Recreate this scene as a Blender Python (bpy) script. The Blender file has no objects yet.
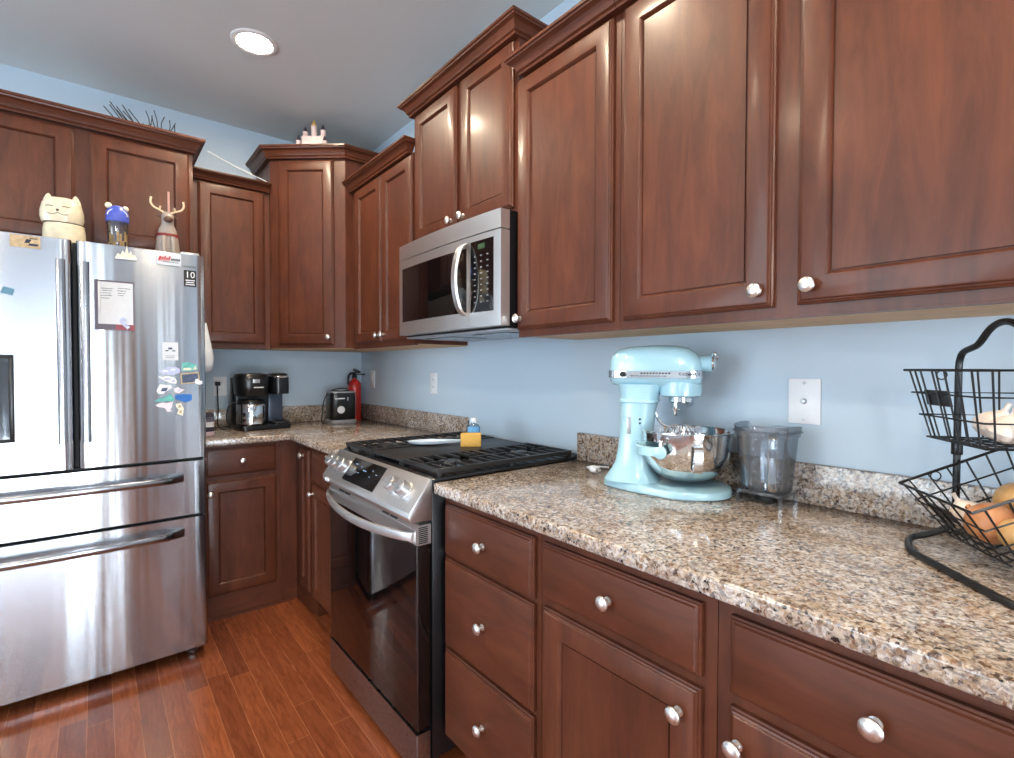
import bpy, bmesh, math, random
from mathutils import Vector, Matrix
random.seed(7)
R = math.radians
PI = math.pi
scn = bpy.context.scene
COL = scn.collection

# ------------------------------------------------------------------ camera, world, lights, exposure
cam_d = bpy.data.cameras.new('camera')
cam_d.sensor_fit = 'HORIZONTAL'; cam_d.sensor_width = 36.0; cam_d.lens = 17.977
cam_d.clip_start = 0.02
cam = bpy.data.objects.new('camera', cam_d); COL.objects.link(cam)
rt = Vector((0.77690728, -0.62961216, 0.00189882)); up_ = Vector((0.0117842, 0.01755624, 0.99977643)); fw = Vector((0.62950473, 0.77671121, -0.02105904))
cam.matrix_world = Matrix(((rt.x, up_.x, -fw.x, -1.48195), (rt.y, up_.y, -fw.y, -3.49721), (rt.z, up_.z, -fw.z, 1.272856), (0, 0, 0, 1)))
scn.camera = cam

world = bpy.data.worlds.new('daylight'); scn.world = world; world.use_nodes = True
bg = world.node_tree.nodes['Background']; bg.inputs[0].default_value = (0.72, 0.86, 1.0, 1); bg.inputs[1].default_value = 2.0

def area(name, loc, rot, sx, sy, power, color, spread=180):
    l = bpy.data.lights.new(name, 'AREA'); l.shape = 'RECTANGLE'; l.size = sx; l.size_y = sy
    l.energy = power; l.color = color; l.spread = R(spread)
    o = bpy.data.objects.new(name, l); COL.objects.link(o); o.location = loc; o.rotation_euler = rot
    return o
# daylight through the glass door behind the camera, the window beside it and the window on the left
area('daylight_door', (-2.35, -7.12, 1.10), (R(104), 0, 0), 2.0, 2.1, 300, (0.80, 0.91, 1.0))
area('daylight_window', (-0.34, -7.12, 1.55), (R(90), 0, 0), 0.16, 1.3, 3, (0.86, 0.94, 1.0))
area('daylight_side', (-5.02, -1.9, 1.30), (0, R(-104), 0), 1.9, 2.6, 84, (0.76, 0.89, 1.0))

vs = scn.view_settings
scn.display_settings.display_device = 'sRGB'
vs.view_transform = 'Standard'; vs.look = 'None'; vs.gamma = 1.0; vs.use_curve_mapping = False
vs.exposure = 0.48
scn.cycles.use_denoising = True
scn.cycles.max_bounces = 10; scn.cycles.diffuse_bounces = 5; scn.cycles.glossy_bounces = 5
scn.cycles.transparent_max_bounces = 12
scn.cycles.sample_clamp_indirect = 6.0
scn.cycles.caustics_reflective = False; scn.cycles.caustics_refractive = False

FZ = -0.015      # floor level
CZ = 2.754       # ceiling level

# ------------------------------------------------------------------ colours and materials
def lin(c):
    c = c / 255.0
    return c / 12.92 if c <= 0.04045 else ((c + 0.055) / 1.055) ** 2.4
def rgb(r, g, b): return (lin(r), lin(g), lin(b), 1.0)

def base_mat(name):
    m = bpy.data.materials.new(name); m.use_nodes = True
    nt = m.node_tree; b = nt.nodes['Principled BSDF']
    return m, nt, b
def mat(name, col, rough=0.5, metal=0.0, spec=0.5, coat=0.0, bump=0.0, bscale=60, var=0.06, emit=None, estr=0.0, sheen=0.0):
    m, nt, b = base_mat(name)
    b.inputs['Roughness'].default_value = rough; b.inputs['Metallic'].default_value = metal
    b.inputs['Specular IOR Level'].default_value = spec; b.inputs['Coat Weight'].default_value = coat
    b.inputs['Sheen Weight'].default_value = sheen
    tc = nt.nodes.new('ShaderNodeTexCoord')
    n = nt.nodes.new('ShaderNodeTexNoise'); n.inputs['Scale'].default_value = bscale; n.inputs['Detail'].default_value = 3
    nt.links.new(tc.outputs['Object'], n.inputs['Vector'])
    r = nt.nodes.new('ShaderNodeValToRGB')
    r.color_ramp.elements[0].position = 0.3; r.color_ramp.elements[1].position = 0.7
    r.color_ramp.elements[0].color = tuple(max(0, x * (1 - var)) for x in col[:3]) + (1,)
    r.color_ramp.elements[1].color = tuple(min(1, x * (1 + var)) for x in col[:3]) + (1,)
    nt.links.new(n.outputs['Fac'], r.inputs['Fac']); nt.links.new(r.outputs['Color'], b.inputs['Base Color'])
    if bump:
        bp = nt.nodes.new('ShaderNodeBump'); bp.inputs['Strength'].default_value = bump; bp.inputs['Distance'].default_value = 0.002
        nt.links.new(n.outputs['Fac'], bp.inputs['Height']); nt.links.new(bp.outputs['Normal'], b.inputs['Normal'])
    if emit:
        b.inputs['Emission Color'].default_value = emit; b.inputs['Emission Strength'].default_value = estr
    return m
def noise(nt, vec, scale, detail=4, rough=0.55, dist=0.0):
    n = nt.nodes.new('ShaderNodeTexNoise'); n.inputs['Scale'].default_value = scale; n.inputs['Detail'].default_value = detail
    n.inputs['Roughness'].default_value = rough; n.inputs['Distortion'].default_value = dist
    nt.links.new(vec, n.inputs['Vector']); return n
def ramp(nt, fac, stops, const=False):
    r = nt.nodes.new('ShaderNodeValToRGB'); e = r.color_ramp.elements
    if const: r.color_ramp.interpolation = 'CONSTANT'
    e[0].position, e[0].color = stops[0]; e[1].position, e[1].color = stops[1]
    for p, c in stops[2:]:
        x = e.new(p); x.color = c
    nt.links.new(fac, r.inputs['Fac']); return r
def mixc(nt, fac, a, b, mode='MIX'):
    m = nt.nodes.new('ShaderNodeMix'); m.data_type = 'RGBA'; m.blend_type = mode
    for s, v in ((0, fac), (6, a), (7, b)):
        if hasattr(v, 'is_output'): nt.links.new(v, m.inputs[s])
        else: m.inputs[s].default_value = v
    return m.outputs[2]
def mapping(nt, scale, rot=(0, 0, 0), coord='Object'):
    tc = nt.nodes.new('ShaderNodeTexCoord'); mp = nt.nodes.new('ShaderNodeMapping')
    mp.inputs['Scale'].default_value = scale; mp.inputs['Rotation'].default_value = rot
    nt.links.new(tc.outputs[coord], mp.inputs['Vector']); return mp.outputs['Vector']

def wood_mat(name, scale, dark=(66, 34, 23), lightc=(104, 57, 37)):
    m, nt, b = base_mat(name)
    v = mapping(nt, scale)
    n1 = noise(nt, v, 7.0, 6, 0.65, 0.8)
    v2 = mapping(nt, (1, 1, 1)); n2 = noise(nt, v2, 4.5, 3, 0.5)
    n3 = noise(nt, v, 26.0, 3, 0.6)
    c1 = ramp(nt, n1.outputs['Fac'], [(0.2, rgb(*dark)), (0.8, rgb(*lightc))])
    c2 = ramp(nt, n2.outputs['Fac'], [(0.3, (0.84, 0.82, 0.80, 1)), (0.7, (1.08, 1.07, 1.06, 1))])
    c = mixc(nt, 1.0, c1.outputs['Color'], c2.outputs['Color'], 'MULTIPLY')
    c3 = ramp(nt, n3.outputs['Fac'], [(0.3, (0.88, 0.86, 0.85, 1)), (0.65, (1.04, 1.04, 1.04, 1))])
    c = mixc(nt, 0.6, c, c3.outputs['Color'], 'MULTIPLY')
    nt.links.new(c, b.inputs['Base Color'])
    b.inputs['Roughness'].default_value = 0.42; b.inputs['Specular IOR Level'].default_value = 0.30
    b.inputs['Coat Weight'].default_value = 0.14; b.inputs['Coat Roughness'].default_value = 0.17
    bp = nt.nodes.new('ShaderNodeBump'); bp.inputs['Strength'].default_value = 0.05; bp.inputs['Distance'].default_value = 0.001
    nt.links.new(n3.outputs['Fac'], bp.inputs['Height']); nt.links.new(bp.outputs['Normal'], b.inputs['Normal'])
    return m

def granite_mat():
    m, nt, b = base_mat('granite')
    v = mapping(nt, (1, 1, 1))
    nd = noise(nt, v, 80, 3)
    dv = nt.nodes.new('ShaderNodeMix'); dv.data_type = 'VECTOR'; dv.inputs[0].default_value = 0.014
    nt.links.new(v, dv.inputs[4]); nt.links.new(nd.outputs['Color'], dv.inputs[5]); vv = dv.outputs[1]
    def cells(scale):
        vo = nt.nodes.new('ShaderNodeTexVoronoi'); vo.inputs['Scale'].default_value = scale
        nt.links.new(vv, vo.inputs['Vector'])
        s = nt.nodes.new('ShaderNodeSeparateColor'); nt.links.new(vo.outputs['Color'], s.inputs[0]); return s
    a = cells(215); bb = cells(115)
    big = noise(nt, v, 9, 6, 0.65, 1.0)
    mid = noise(nt, v, 95, 4, 0.6)
    cream, tan, brown, dark, grey = rgb(208, 203, 198), rgb(180, 162, 142), rgb(134, 106, 86), rgb(44, 40, 42), rgb(160, 158, 163)
    ca = ramp(nt, a.outputs[0], [(0.0, dark), (0.16, brown), (0.32, tan), (0.54, cream), (0.82, grey), (0.91, tan)], True)
    cb = ramp(nt, bb.outputs[1], [(0.0, dark), (0.09, tan), (0.3, cream), (0.62, brown), (0.76, grey), (0.86, cream)], True)
    c = mixc(nt, 0.42, ca.outputs['Color'], cb.outputs['Color'])
    gb = ramp(nt, big.outputs['Fac'], [(0.32, (0.70, 0.60, 0.50, 1)), (0.62, (1.08, 1.08, 1.10, 1))])
    c = mixc(nt, 1.0, c, gb.outputs['Color'], 'MULTIPLY')
    gm = ramp(nt, mid.outputs['Fac'], [(0.36, (0.30, 0.27, 0.27, 1)), (0.47, (1, 1, 1, 1))])
    c = mixc(nt, 0.75, c, gm.outputs['Color'], 'MULTIPLY')
    nt.links.new(c, b.inputs['Base Color'])
    b.inputs['Roughness'].default_value = 0.12; b.inputs['Specular IOR Level'].default_value = 0.55
    return m

def floor_mat():
    m, nt, b = base_mat('hardwood_planks')
    tc = nt.nodes.new('ShaderNodeTexCoord'); sx = nt.nodes.new('ShaderNodeSeparateXYZ'); cx = nt.nodes.new('ShaderNodeCombineXYZ')
    nt.links.new(tc.outputs['Object'], sx.inputs[0])
    nt.links.new(sx.outputs['Y'], cx.inputs['X']); nt.links.new(sx.outputs['X'], cx.inputs['Y'])
    br = nt.nodes.new('ShaderNodeTexBrick'); nt.links.new(cx.outputs[0], br.inputs['Vector'])
    br.offset = 0.37; br.offset_frequency = 2; br.squash = 1.3; br.squash_frequency = 3
    br.inputs['Scale'].default_value = 1.0; br.inputs['Mortar Size'].default_value = 0.0011; br.inputs['Mortar Smooth'].default_value = 0.2
    br.inputs['Brick Width'].default_value = 0.85; br.inputs['Row Height'].default_value = 0.0762; br.inputs['Bias'].default_value = 0.0
    br.inputs['Color1'].default_value = rgb(158, 88, 52); br.inputs['Color2'].default_value = rgb(118, 62, 38); br.inputs['Mortar'].default_value = rgb(176, 112, 74)  # pale joint colour paints in the highlights of the plank bevels
    mp = nt.nodes.new('ShaderNodeMapping'); mp.inputs['Scale'].default_value = (14, 1.6, 1)
    nt.links.new(tc.outputs['Object'], mp.inputs['Vector'])
    n = noise(nt, mp.outputs[0], 4, 5, 0.6, 1.2)
    g = ramp(nt, n.outputs['Fac'], [(0.3, (0.66, 0.60, 0.56, 1)), (0.7, (1.16, 1.14, 1.12, 1))])
    c = mixc(nt, 1.0, br.outputs['Color'], g.outputs['Color'], 'MULTIPLY')
    nt.links.new(c, b.inputs['Base Color'])
    b.inputs['Roughness'].default_value = 0.22; b.inputs['Coat Weight'].default_value = 0.4; b.inputs['Coat Roughness'].default_value = 0.12
    bp = nt.nodes.new('ShaderNodeBump'); bp.inputs['Strength'].default_value = 0.35; bp.inputs['Distance'].default_value = 0.001
    nt.links.new(br.outputs['Fac'], bp.inputs['Height']); bp.invert = True; nt.links.new(bp.outputs['Normal'], b.inputs['Normal'])
    return m

def steel_mat(name, col, rough, stretch, wav=0.0, aniso=0.0):
    m, nt, b = base_mat(name)
    b.inputs['Metallic'].default_value = 1.0; b.inputs['Base Color'].default_value = col
    v = mapping(nt, stretch); n = noise(nt, v, 40, 2)
    mr = nt.nodes.new('ShaderNodeMapRange'); mr.inputs[3].default_value = rough * 0.8; mr.inputs[4].default_value = rough * 1.25
    nt.links.new(n.outputs['Fac'], mr.inputs[0]); nt.links.new(mr.outputs[0], b.inputs['Roughness'])
    bp = nt.nodes.new('ShaderNodeBump'); bp.inputs['Strength'].default_value = 0.0 if aniso else 0.02; bp.inputs['Distance'].default_value = 0.001
    nt.links.new(n.outputs['Fac'], bp.inputs['Height'])
    last = bp.outputs['Normal']
    if wav:
        v2 = mapping(nt, (1.0, 1.0, 0.03)); n2 = noise(nt, v2, 6.0, 3, 0.5)
        b2 = nt.nodes.new('ShaderNodeBump'); b2.inputs['Strength'].default_value = 1.0; b2.inputs['Distance'].default_value = wav
        nt.links.new(n2.outputs['Fac'], b2.inputs['Height']); nt.links.new(last, b2.inputs['Normal']); last = b2.outputs['Normal']
    nt.links.new(last, b.inputs['Normal'])
    if aniso:
        b.inputs['Anisotropic'].default_value = aniso; b.inputs['Anisotropic Rotation'].default_value = 0.25
        tg = nt.nodes.new('ShaderNodeTangent'); tg.direction_type = 'RADIAL'; tg.axis = 'Z'; nt.links.new(tg.outputs[0], b.inputs['Tangent'])
    return m

def clear_mat(name, tint, gloss=0.12, body=0.12, bodycol=(0.7, 0.75, 0.8, 1)):
    m = bpy.data.materials.new(name); m.use_nodes = True; nt = m.node_tree
    for n in list(nt.nodes):
        if n.type != 'OUTPUT_MATERIAL': nt.nodes.remove(n)
    out = [n for n in nt.nodes if n.type == 'OUTPUT_MATERIAL'][0]
    t = nt.nodes.new('ShaderNodeBsdfTransparent'); t.inputs[0].default_value = tint
    g = nt.nodes.new('ShaderNodeBsdfGlossy'); g.inputs['Roughness'].default_value = 0.05
    d = nt.nodes.new('ShaderNodeBsdfDiffuse'); d.inputs[0].default_value = bodycol
    tc = nt.nodes.new('ShaderNodeTexCoord'); nz = noise(nt, tc.outputs['Object'], 30, 2)
    mr = nt.nodes.new('ShaderNodeMapRange'); mr.inputs[3].default_value = body * 0.7; mr.inputs[4].default_value = body * 1.3; nt.links.new(nz.outputs['Fac'], mr.inputs[0])
    m1 = nt.nodes.new('ShaderNodeMixShader'); nt.links.new(mr.outputs[0], m1.inputs[0]); nt.links.new(t.outputs[0], m1.inputs[1]); nt.links.new(d.outputs[0], m1.inputs[2])
    lw = nt.nodes.new('ShaderNodeLayerWeight'); lw.inputs[0].default_value = 0.35
    mu = nt.nodes.new('ShaderNodeMath'); mu.operation = 'MULTIPLY_ADD'; mu.inputs[1].default_value = 0.7; mu.inputs[2].default_value = gloss * 0.4
    nt.links.new(lw.outputs['Fresnel'], mu.inputs[0])
    m2 = nt.nodes.new('ShaderNodeMixShader'); nt.links.new(mu.outputs[0], m2.inputs[0]); nt.links.new(m1.outputs[0], m2.inputs[1]); nt.links.new(g.outputs[0], m2.inputs[2])
    nt.links.new(m2.outputs[0], out.inputs[0])
    return m

M = {}
M['wood'] = wood_mat('stained_maple', (3.0, 3.0, 0.5))
M['woodh'] = wood_mat('stained_maple_cross', (0.5, 0.5, 3.0))
M['raw'] = mat('bare_plywood', rgb(196, 160, 116), 0.6, var=0.1, bscale=12)
M['granite'] = granite_mat()
M['floor'] = floor_mat()
M['wall'] = mat('pale_blue_paint', rgb(188, 206, 221), 0.65, var=0.012, bscale=3, bump=0.02)
M['ceil'] = mat('ceiling_paint', rgb(214, 218, 218), 0.8, var=0.01, bscale=3)
M['trim'] = mat('white_trim_paint', rgb(232, 232, 230), 0.45, var=0.02)
M['steel'] = steel_mat('brushed_steel_panels', (0.47, 0.485, 0.51, 1), 0.16, (1, 1, 30), wav=0.0040, aniso=0.9)
M['steel2'] = steel_mat('brushed_steel_trim', (0.74, 0.73, 0.72, 1), 0.36, (1, 1, 40))
M['steel3'] = steel_mat('tinted_steel_handle', (0.26, 0.26, 0.27, 1), 0.18, (1, 1, 40))
M['steel_dark'] = steel_mat('dark_steel', (0.33, 0.33, 0.35, 1), 0.28, (1, 1, 30))
M['chrome'] = steel_mat('polished_metal', (0.8, 0.8, 0.8, 1), 0.08, (1, 1, 1))
M['nickel'] = steel_mat('satin_nickel', (0.78, 0.76, 0.74, 1), 0.34, (1, 1, 1))
M['gap'] = mat('dark_gasket', rgb(22, 24, 27), 0.6)
M['case'] = mat('fridge_case', rgb(196, 202, 210), 0.3, metal=0.75, var=0.03)
M['black'] = mat('black_plastic', rgb(18, 19, 22), 0.28, var=0.1)
M['blackm'] = mat('black_matte', rgb(20, 21, 23), 0.55, var=0.1)
M['bglass'] = mat('black_glass', rgb(8, 8, 10), 0.04, spec=0.9, var=0.02)
M['iron'] = mat('cast_iron', rgb(30, 30, 32), 0.42, bump=0.15, bscale=300, var=0.12)
M['enamel'] = mat('black_enamel', rgb(26, 27, 30), 0.2, var=0.05)
M['wire'] = mat('black_wire', rgb(14, 15, 18), 0.4)
M['mint'] = mat('mint_enamel', rgb(164, 205, 220), 0.22, spec=0.6, coat=0.4, var=0.01)
M['white'] = mat('white_plastic', rgb(232, 234, 238), 0.4, var=0.02)
M['paper'] = mat('white_paper', rgb(218, 224, 230), 0.7, var=0.02)
M['ink'] = mat('dark_ink', rgb(40, 44, 58), 0.7)
M['red'] = mat('red_enamel', rgb(196, 40, 34), 0.25, coat=0.3, var=0.04)
M['clear'] = clear_mat('clear_plastic', (0.84, 0.87, 0.90, 1), 0.16, 0.06, (0.5, 0.54, 0.6, 1))
M['slat'] = mat('blind_fabric', rgb(214, 222, 232), 0.8, var=0.02)
M['pane'] = clear_mat('window_glass', (0.97, 0.98, 0.98, 1), 0.03, 0.0)

# ------------------------------------------------------------------ mesh helpers
MATW = {}
class MB:
    def __init__(s): s.v = []; s.f = []; s.mi = []; s.cur = 0
    def add(s, vs, fs):
        b = len(s.v); s.v += [Vector(p) for p in vs]
        for f in fs: s.f.append(tuple(b + i for i in f)); s.mi.append(s.cur)
    def box(s, x0, x1, y0, y1, z0, z1):
        s.add([(x0, y0, z0), (x1, y0, z0), (x1, y1, z0), (x0, y1, z0), (x0, y0, z1), (x1, y0, z1), (x1, y1, z1), (x0, y1, z1)],
              [(0, 3, 2, 1), (4, 5, 6, 7), (0, 1, 5, 4), (1, 2, 6, 5), (2, 3, 7, 6), (3, 0, 4, 7)]); return s
    def obox(s, c, ax, hs):
        """oriented box: centre c, axes ax (3 unit vectors), half sizes hs"""
        c = Vector(c); a = [Vector(x) * h for x, h in zip(ax, hs)]
        vs = [c + a[0] * i + a[1] * j + a[2] * k for k in (-1, 1) for j in (-1, 1) for i in (-1, 1)]
        s.add(vs, [(0, 2, 3, 1), (4, 5, 7, 6), (0, 1, 5, 4), (2, 6, 7, 3), (0, 4, 6, 2), (1, 3, 7, 5)]); return s
    def loft(s, rings, caps=True, closed=True, loop=False):
        n = len(rings[0]); b = len(s.v)
        for r in rings: s.v += [Vector(p) for p in r]
        m = len(rings)
        for i in range(m if loop else m - 1):
            i2 = (i + 1) % m
            for j in range(n if closed else n - 1):
                k = (j + 1) % n
                s.f.append((b + i * n + j, b + i * n + k, b + i2 * n + k, b + i2 * n + j)); s.mi.append(s.cur)
        if caps and not loop:
            s.f.append(tuple(b + j for j in reversed(range(n)))); s.mi.append(s.cur)
            s.f.append(tuple(b + (m - 1) * n + j for j in range(n))); s.mi.append(s.cur)
        return s
    def prism(s, poly, lo, hi, axis='z'):
        def P(p, h): return {'z': (p[0], p[1], h), 'y': (p[0], h, p[1]), 'x': (h, p[0], p[1])}[axis]
        return s.loft([[P(p, lo) for p in poly], [P(p, hi) for p in poly]])
    def tube(s, path, r, n=8, closed=False, caps=True):
        path = [Vector(p) for p in path]; m = len(path); rr = r if isinstance(r, (list, tuple)) else [r] * m
        rings = []; prev = None
        for i, p in enumerate(path):
            if closed: t = path[(i + 1) % m] - path[i - 1]
            else: t = path[min(i + 1, m - 1)] - path[max(i - 1, 0)]
            t.normalize()
            if prev is None:
                a = Vector((0, 0, 1)) if abs(t.z) < 0.9 else Vector((1, 0, 0))
                u = t.cross(a).normalized()
            else:
                u = (prev - t * prev.dot(t)).normalized()
            prev = u; w = t.cross(u)
            rings.append([p + (u * math.cos(2 * PI * k / n) + w * math.sin(2 * PI * k / n)) * rr[i] for k in range(n)])
        return s.loft(rings, caps and not closed, True, closed)
    def lathe(s, prof, n=24, c=(0, 0, 0), ax='z', open_=False):
        c = Vector(c); rings = []
        for r, h in prof:
            r = max(r, 1e-5); ring = []
            for k in range(n):
                a = 2 * PI * k / n; x, y = r * math.cos(a), r * math.sin(a)
                ring.append(c + Vector({'z': (x, y, h), 'y': (x, h, y), 'x': (h, x, y)}[ax]))
            rings.append(ring)
        return s.loft(rings, not open_)
    def sphere(s, c, r, n=16, m=10, sc=(1, 1, 1)):
        c = Vector(c); rings = []
        for i in range(m + 1):
            t = PI * i / m; q = max(math.sin(t), 1e-4)
            rings.append([c + Vector((r * q * math.cos(2 * PI * k / n) * sc[0], r * q * math.sin(2 * PI * k / n) * sc[1], -r * math.cos(t) * sc[2])) for k in range(n)])
        return s.loft(rings)
    def xf(s, mtx):
        s.v = [mtx @ p for p in s.v]; return s
    def build(s, name, m, parent=None, world=False, smooth=35, bevel=0.0, seg=2):
        me = bpy.data.meshes.new(name)
        vs = s.v
        if parent is not None and world:
            inv = MATW[parent.name].inverted(); vs = [inv @ p for p in vs]
        me.from_pydata([tuple(p) for p in vs], [], s.f)
        ms = m if isinstance(m, (list, tuple)) else [m]
        for x in ms: me.materials.append(M[x] if isinstance(x, str) else x)
        for p, i in zip(me.polygons, s.mi): p.material_index = i
        bm = bmesh.new(); bm.from_mesh(me); bmesh.ops.recalc_face_normals(bm, faces=bm.faces)
        if bevel:
            es = [e for e in bm.edges if len(e.link_faces) == 2 and e.calc_face_angle(0) > R(40)]
            bmesh.ops.bevel(bm, geom=es, offset=bevel, segments=seg, profile=0.5, affect='EDGES', clamp_overlap=True)
        bm.to_mesh(me); bm.free()
        if smooth:
            for p in me.polygons: p.use_smooth = True
            me.set_sharp_from_angle(angle=R(smooth))
        o = bpy.data.objects.new(name, me); COL.objects.link(o)
        if parent is not None:
            o.parent = parent; MATW[o.name] = MATW[parent.name]
        else: MATW[o.name] = Matrix.Identity(4)
        return o

def thing(name, label, cat, loc=(0, 0, 0), rz=0, group=None):
    o = bpy.data.objects.new(name, None); COL.objects.link(o); o.empty_display_size = 0.05
    o.location = loc; o.rotation_euler = (0, 0, rz)
    MATW[o.name] = Matrix.Translation(loc) @ Matrix.Rotation(rz, 4, 'Z')
    return tag(o, label, cat, group)
def tag(o, label, cat, group=None):
    o['label'] = label; o['category'] = cat
    if group: o['group'] = group
    return o
def struct(o): o['kind'] = 'structure'; return o
def rrect(x0, x1, y0, y1, r, n=4):
    pts = []
    for cx, cy, a0 in ((x1 - r, y0 + r, -90), (x1 - r, y1 - r, 0), (x0 + r, y1 - r, 90), (x0 + r, y0 + r, 180)):
        for k in range(n + 1):
            a = R(a0 + 90 * k / n); pts.append((cx + r * math.cos(a), cy + r * math.sin(a)))
    return pts
def sell(a, b, n, k=28):
    """superellipse points, half sizes a, b"""
    out = []
    for i in range(k):
        t = 2 * PI * i / k; c, s_ = math.cos(t), math.sin(t)
        out.append((a * math.copysign(abs(c) ** (2 / n), c), b * math.copysign(abs(s_) ** (2 / n), s_)))
    return out
def smooth_path(pts, it=2, closed=False):
    pts = [Vector(p) for p in pts]
    for _ in range(it):
        q = [] if closed else [pts[0]]
        m = len(pts)
        for i in range(m if closed else m - 1):
            a, b = pts[i], pts[(i + 1) % m]
            q += [a * 0.75 + b * 0.25, a * 0.25 + b * 0.75]
        if not closed: q.append(pts[-1])
        pts = q
    return pts
def text_into(mb, s, size, origin, xdir, ydir, depth=0.0008, align='LEFT'):
    cu = bpy.data.curves.new('lettering', 'FONT'); cu.body = s; cu.size = size; cu.extrude = depth; cu.align_x = align; cu.resolution_u = 2
    to = bpy.data.objects.new('lettering', cu); COL.objects.link(to)
    bpy.context.view_layer.update()
    me = bpy.data.meshes.new_from_object(to.evaluated_get(bpy.context.evaluated_depsgraph_get()))
    X, Y = Vector(xdir).normalized(), Vector(ydir).normalized(); Z = X.cross(Y); o = Vector(origin)
    mb.add([o + X * v.co.x + Y * v.co.y + Z * v.co.z for v in me.vertices], [tuple(p.vertices) for p in me.polygons])
    bpy.data.objects.remove(to); bpy.data.curves.remove(cu); bpy.data.meshes.remove(me)

# ------------------------------------------------------------------ the room
XL, YF = -4.9, -7.0
m = MB().box(XL, 0, YF, 0, FZ - 0.1, FZ); struct(m.build('floor', 'floor', smooth=0))
m = MB().box(XL, 0, YF, 0, CZ, CZ + 0.1); struct(m.build('ceiling', 'ceil', smooth=0))
m = MB().box(XL - 0.1, 0.1, 0, 0.1, FZ - 0.1, CZ + 0.1); struct(m.build('wall_back', 'wall', smooth=0))
m = MB().box(0, 0.1, YF - 0.1, 0, FZ - 0.1, CZ + 0.1); struct(m.build('wall_right', 'wall', smooth=0))
def wall_with_holes(name, along, lo, hi, c0, c1, holes):
    """wall plane with rectangular holes (a0, a1, z0, z1), sorted along its length"""
    b = MB()
    def bx(a0, a1, z0, z1):
        if a1 - a0 > 1e-4 and z1 - z0 > 1e-4:
            b.box(a0, a1, c0, c1, z0, z1) if along == 'x' else b.box(c0, c1, a0, a1, z0, z1)
    cur = lo
    for a0, a1, z0, z1 in holes:
        bx(cur, a0, FZ - 0.1, CZ + 0.1); bx(a0, a1, FZ - 0.1, z0); bx(a0, a1, z1, CZ + 0.1); cur = a1
    bx(cur, hi, FZ - 0.1, CZ + 0.1)
    return struct(b.build(name, 'wall', smooth=0))
wall_with_holes('wall_front', 'x', XL - 0.1, 0.1, YF - 0.1, YF, [(-3.35, -1.35, FZ, 2.15), (-0.42, -0.26, 0.9, 2.2)])
wall_with_holes('wall_left', 'y', YF - 0.1, 0, XL - 0.1, XL, [(-3.2, -0.6, 0.35, 2.25)])
def window(name, along, a0, a1, z0, z1, c, mull, bars=()):
    f = MB()
    def bx(p, q, r_, s_):
        f.box(p, q, c - 0.05, c, r_, s_) if along == 'x' else f.box(c - 0.05, c, p, q, r_, s_)
    w = 0.05
    bx(a0, a0 + w, z0, z1); bx(a1 - w, a1, z0, z1); bx(a0 + w, a1 - w, z1 - w, z1); bx(a0 + w, a1 - w, z0, z0 + w)
    for q in mull: bx(q - 0.03, q + 0.03, z0 + w, z1 - w)
    for q in bars: bx(a0 + w, a1 - w, q - 0.012, q + 0.012)
    o = struct(f.build(name, 'trim', smooth=0))
    g = MB()
    if along == 'x': g.box(a0 + 0.02, a1 - 0.02, c - 0.03, c - 0.026, z0 + 0.02, z1 - 0.02)
    else: g.box(c - 0.03, c - 0.026, a0 + 0.02, a1 - 0.02, z0 + 0.02, z1 - 0.02)
    g.build('pane', 'pane', o, smooth=0)
window('door_1', 'x', -3.35, -1.35, FZ, 2.15, YF - 0.02, (-2.95, -2.62, -2.35, -1.95, -1.70), ())
window('window_1', 'x', -0.42, -0.26, 0.9, 2.2, YF - 0.02, (), (1.5,))
window('window_2', 'y', -3.2, -0.6, 0.35, 2.25, XL - 0.02, (-1.9,), (1.3,))
b = MB().box(-1.26, -0.64, YF + 0.001, YF + 0.035, FZ, 2.1)
for z0, z1 in ((0.15, 0.95), (1.1, 1.95)):
    for x0 in (-1.18, -0.91): b.box(x0, x0 + 0.19, YF + 0.0351, YF + 0.045, z0, z1)
M['oak'] = wood_mat('oak_door', (3.0, 3.0, 0.5), (120, 78, 44), (176, 122, 72))
struct(b.build('door_2', 'oak', smooth=0))
# vertical blind drawn across most of the glass door, a strip left open at its right
vb = thing('vertical_blind', 'white vertical blind at the glass door behind the camera, outside the photo', 'blind', (-2.48, YF + 0.06, 2.2))
MB().box(-3.36, -1.34, YF + 0.02, YF + 0.09, 2.18, 2.22).build('head_rail', 'trim', vb, True, smooth=0)
b = MB(); x = -3.30
while x < -1.68:
    b.obox((x, YF + 0.055, 1.09), ((math.cos(R(16)), math.sin(R(16)), 0), (-math.sin(R(16)), math.cos(R(16)), 0), (0, 0, 1)), (0.042, 0.001, 1.08)); x += 0.082
b.build('slats', 'slat', vb, True, smooth=0)

# ceiling cans
def can(x, y, label):
    t = thing('ceiling_light', label, 'ceiling light', (x, y, CZ), 0, 'recessed ceiling lights')
    prof = [(0.098, 0.0), (0.098, -0.003), (0.092, -0.006), (0.080, -0.007), (0.072, -0.004), (0.070, 0.004)]
    MB().lathe([(r, z) for r, z in prof], 40, open_=True).build('trim_ring', 'trim', t)
    MB().lathe([(0.071, 0.001), (0.071, -0.0030), (0.055, -0.0045), (0.0, -0.005)], 32).build('lens', M['lamp'], t)
    return t
M['lamp'] = mat('lamp_lens', (1, 0.95, 0.88, 1), 0.5, emit=(1.0, 0.84, 0.62, 1), estr=240.0)
can(-0.905, -0.955, 'round white recessed ceiling light, lit')
for x, y in ((-0.93, -2.25), (-0.93, -3.55), (-2.4, -2.25), (-2.4, -4.6)):
    can(x, y, 'recessed ceiling light further along the ceiling, outside the photo')
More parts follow.
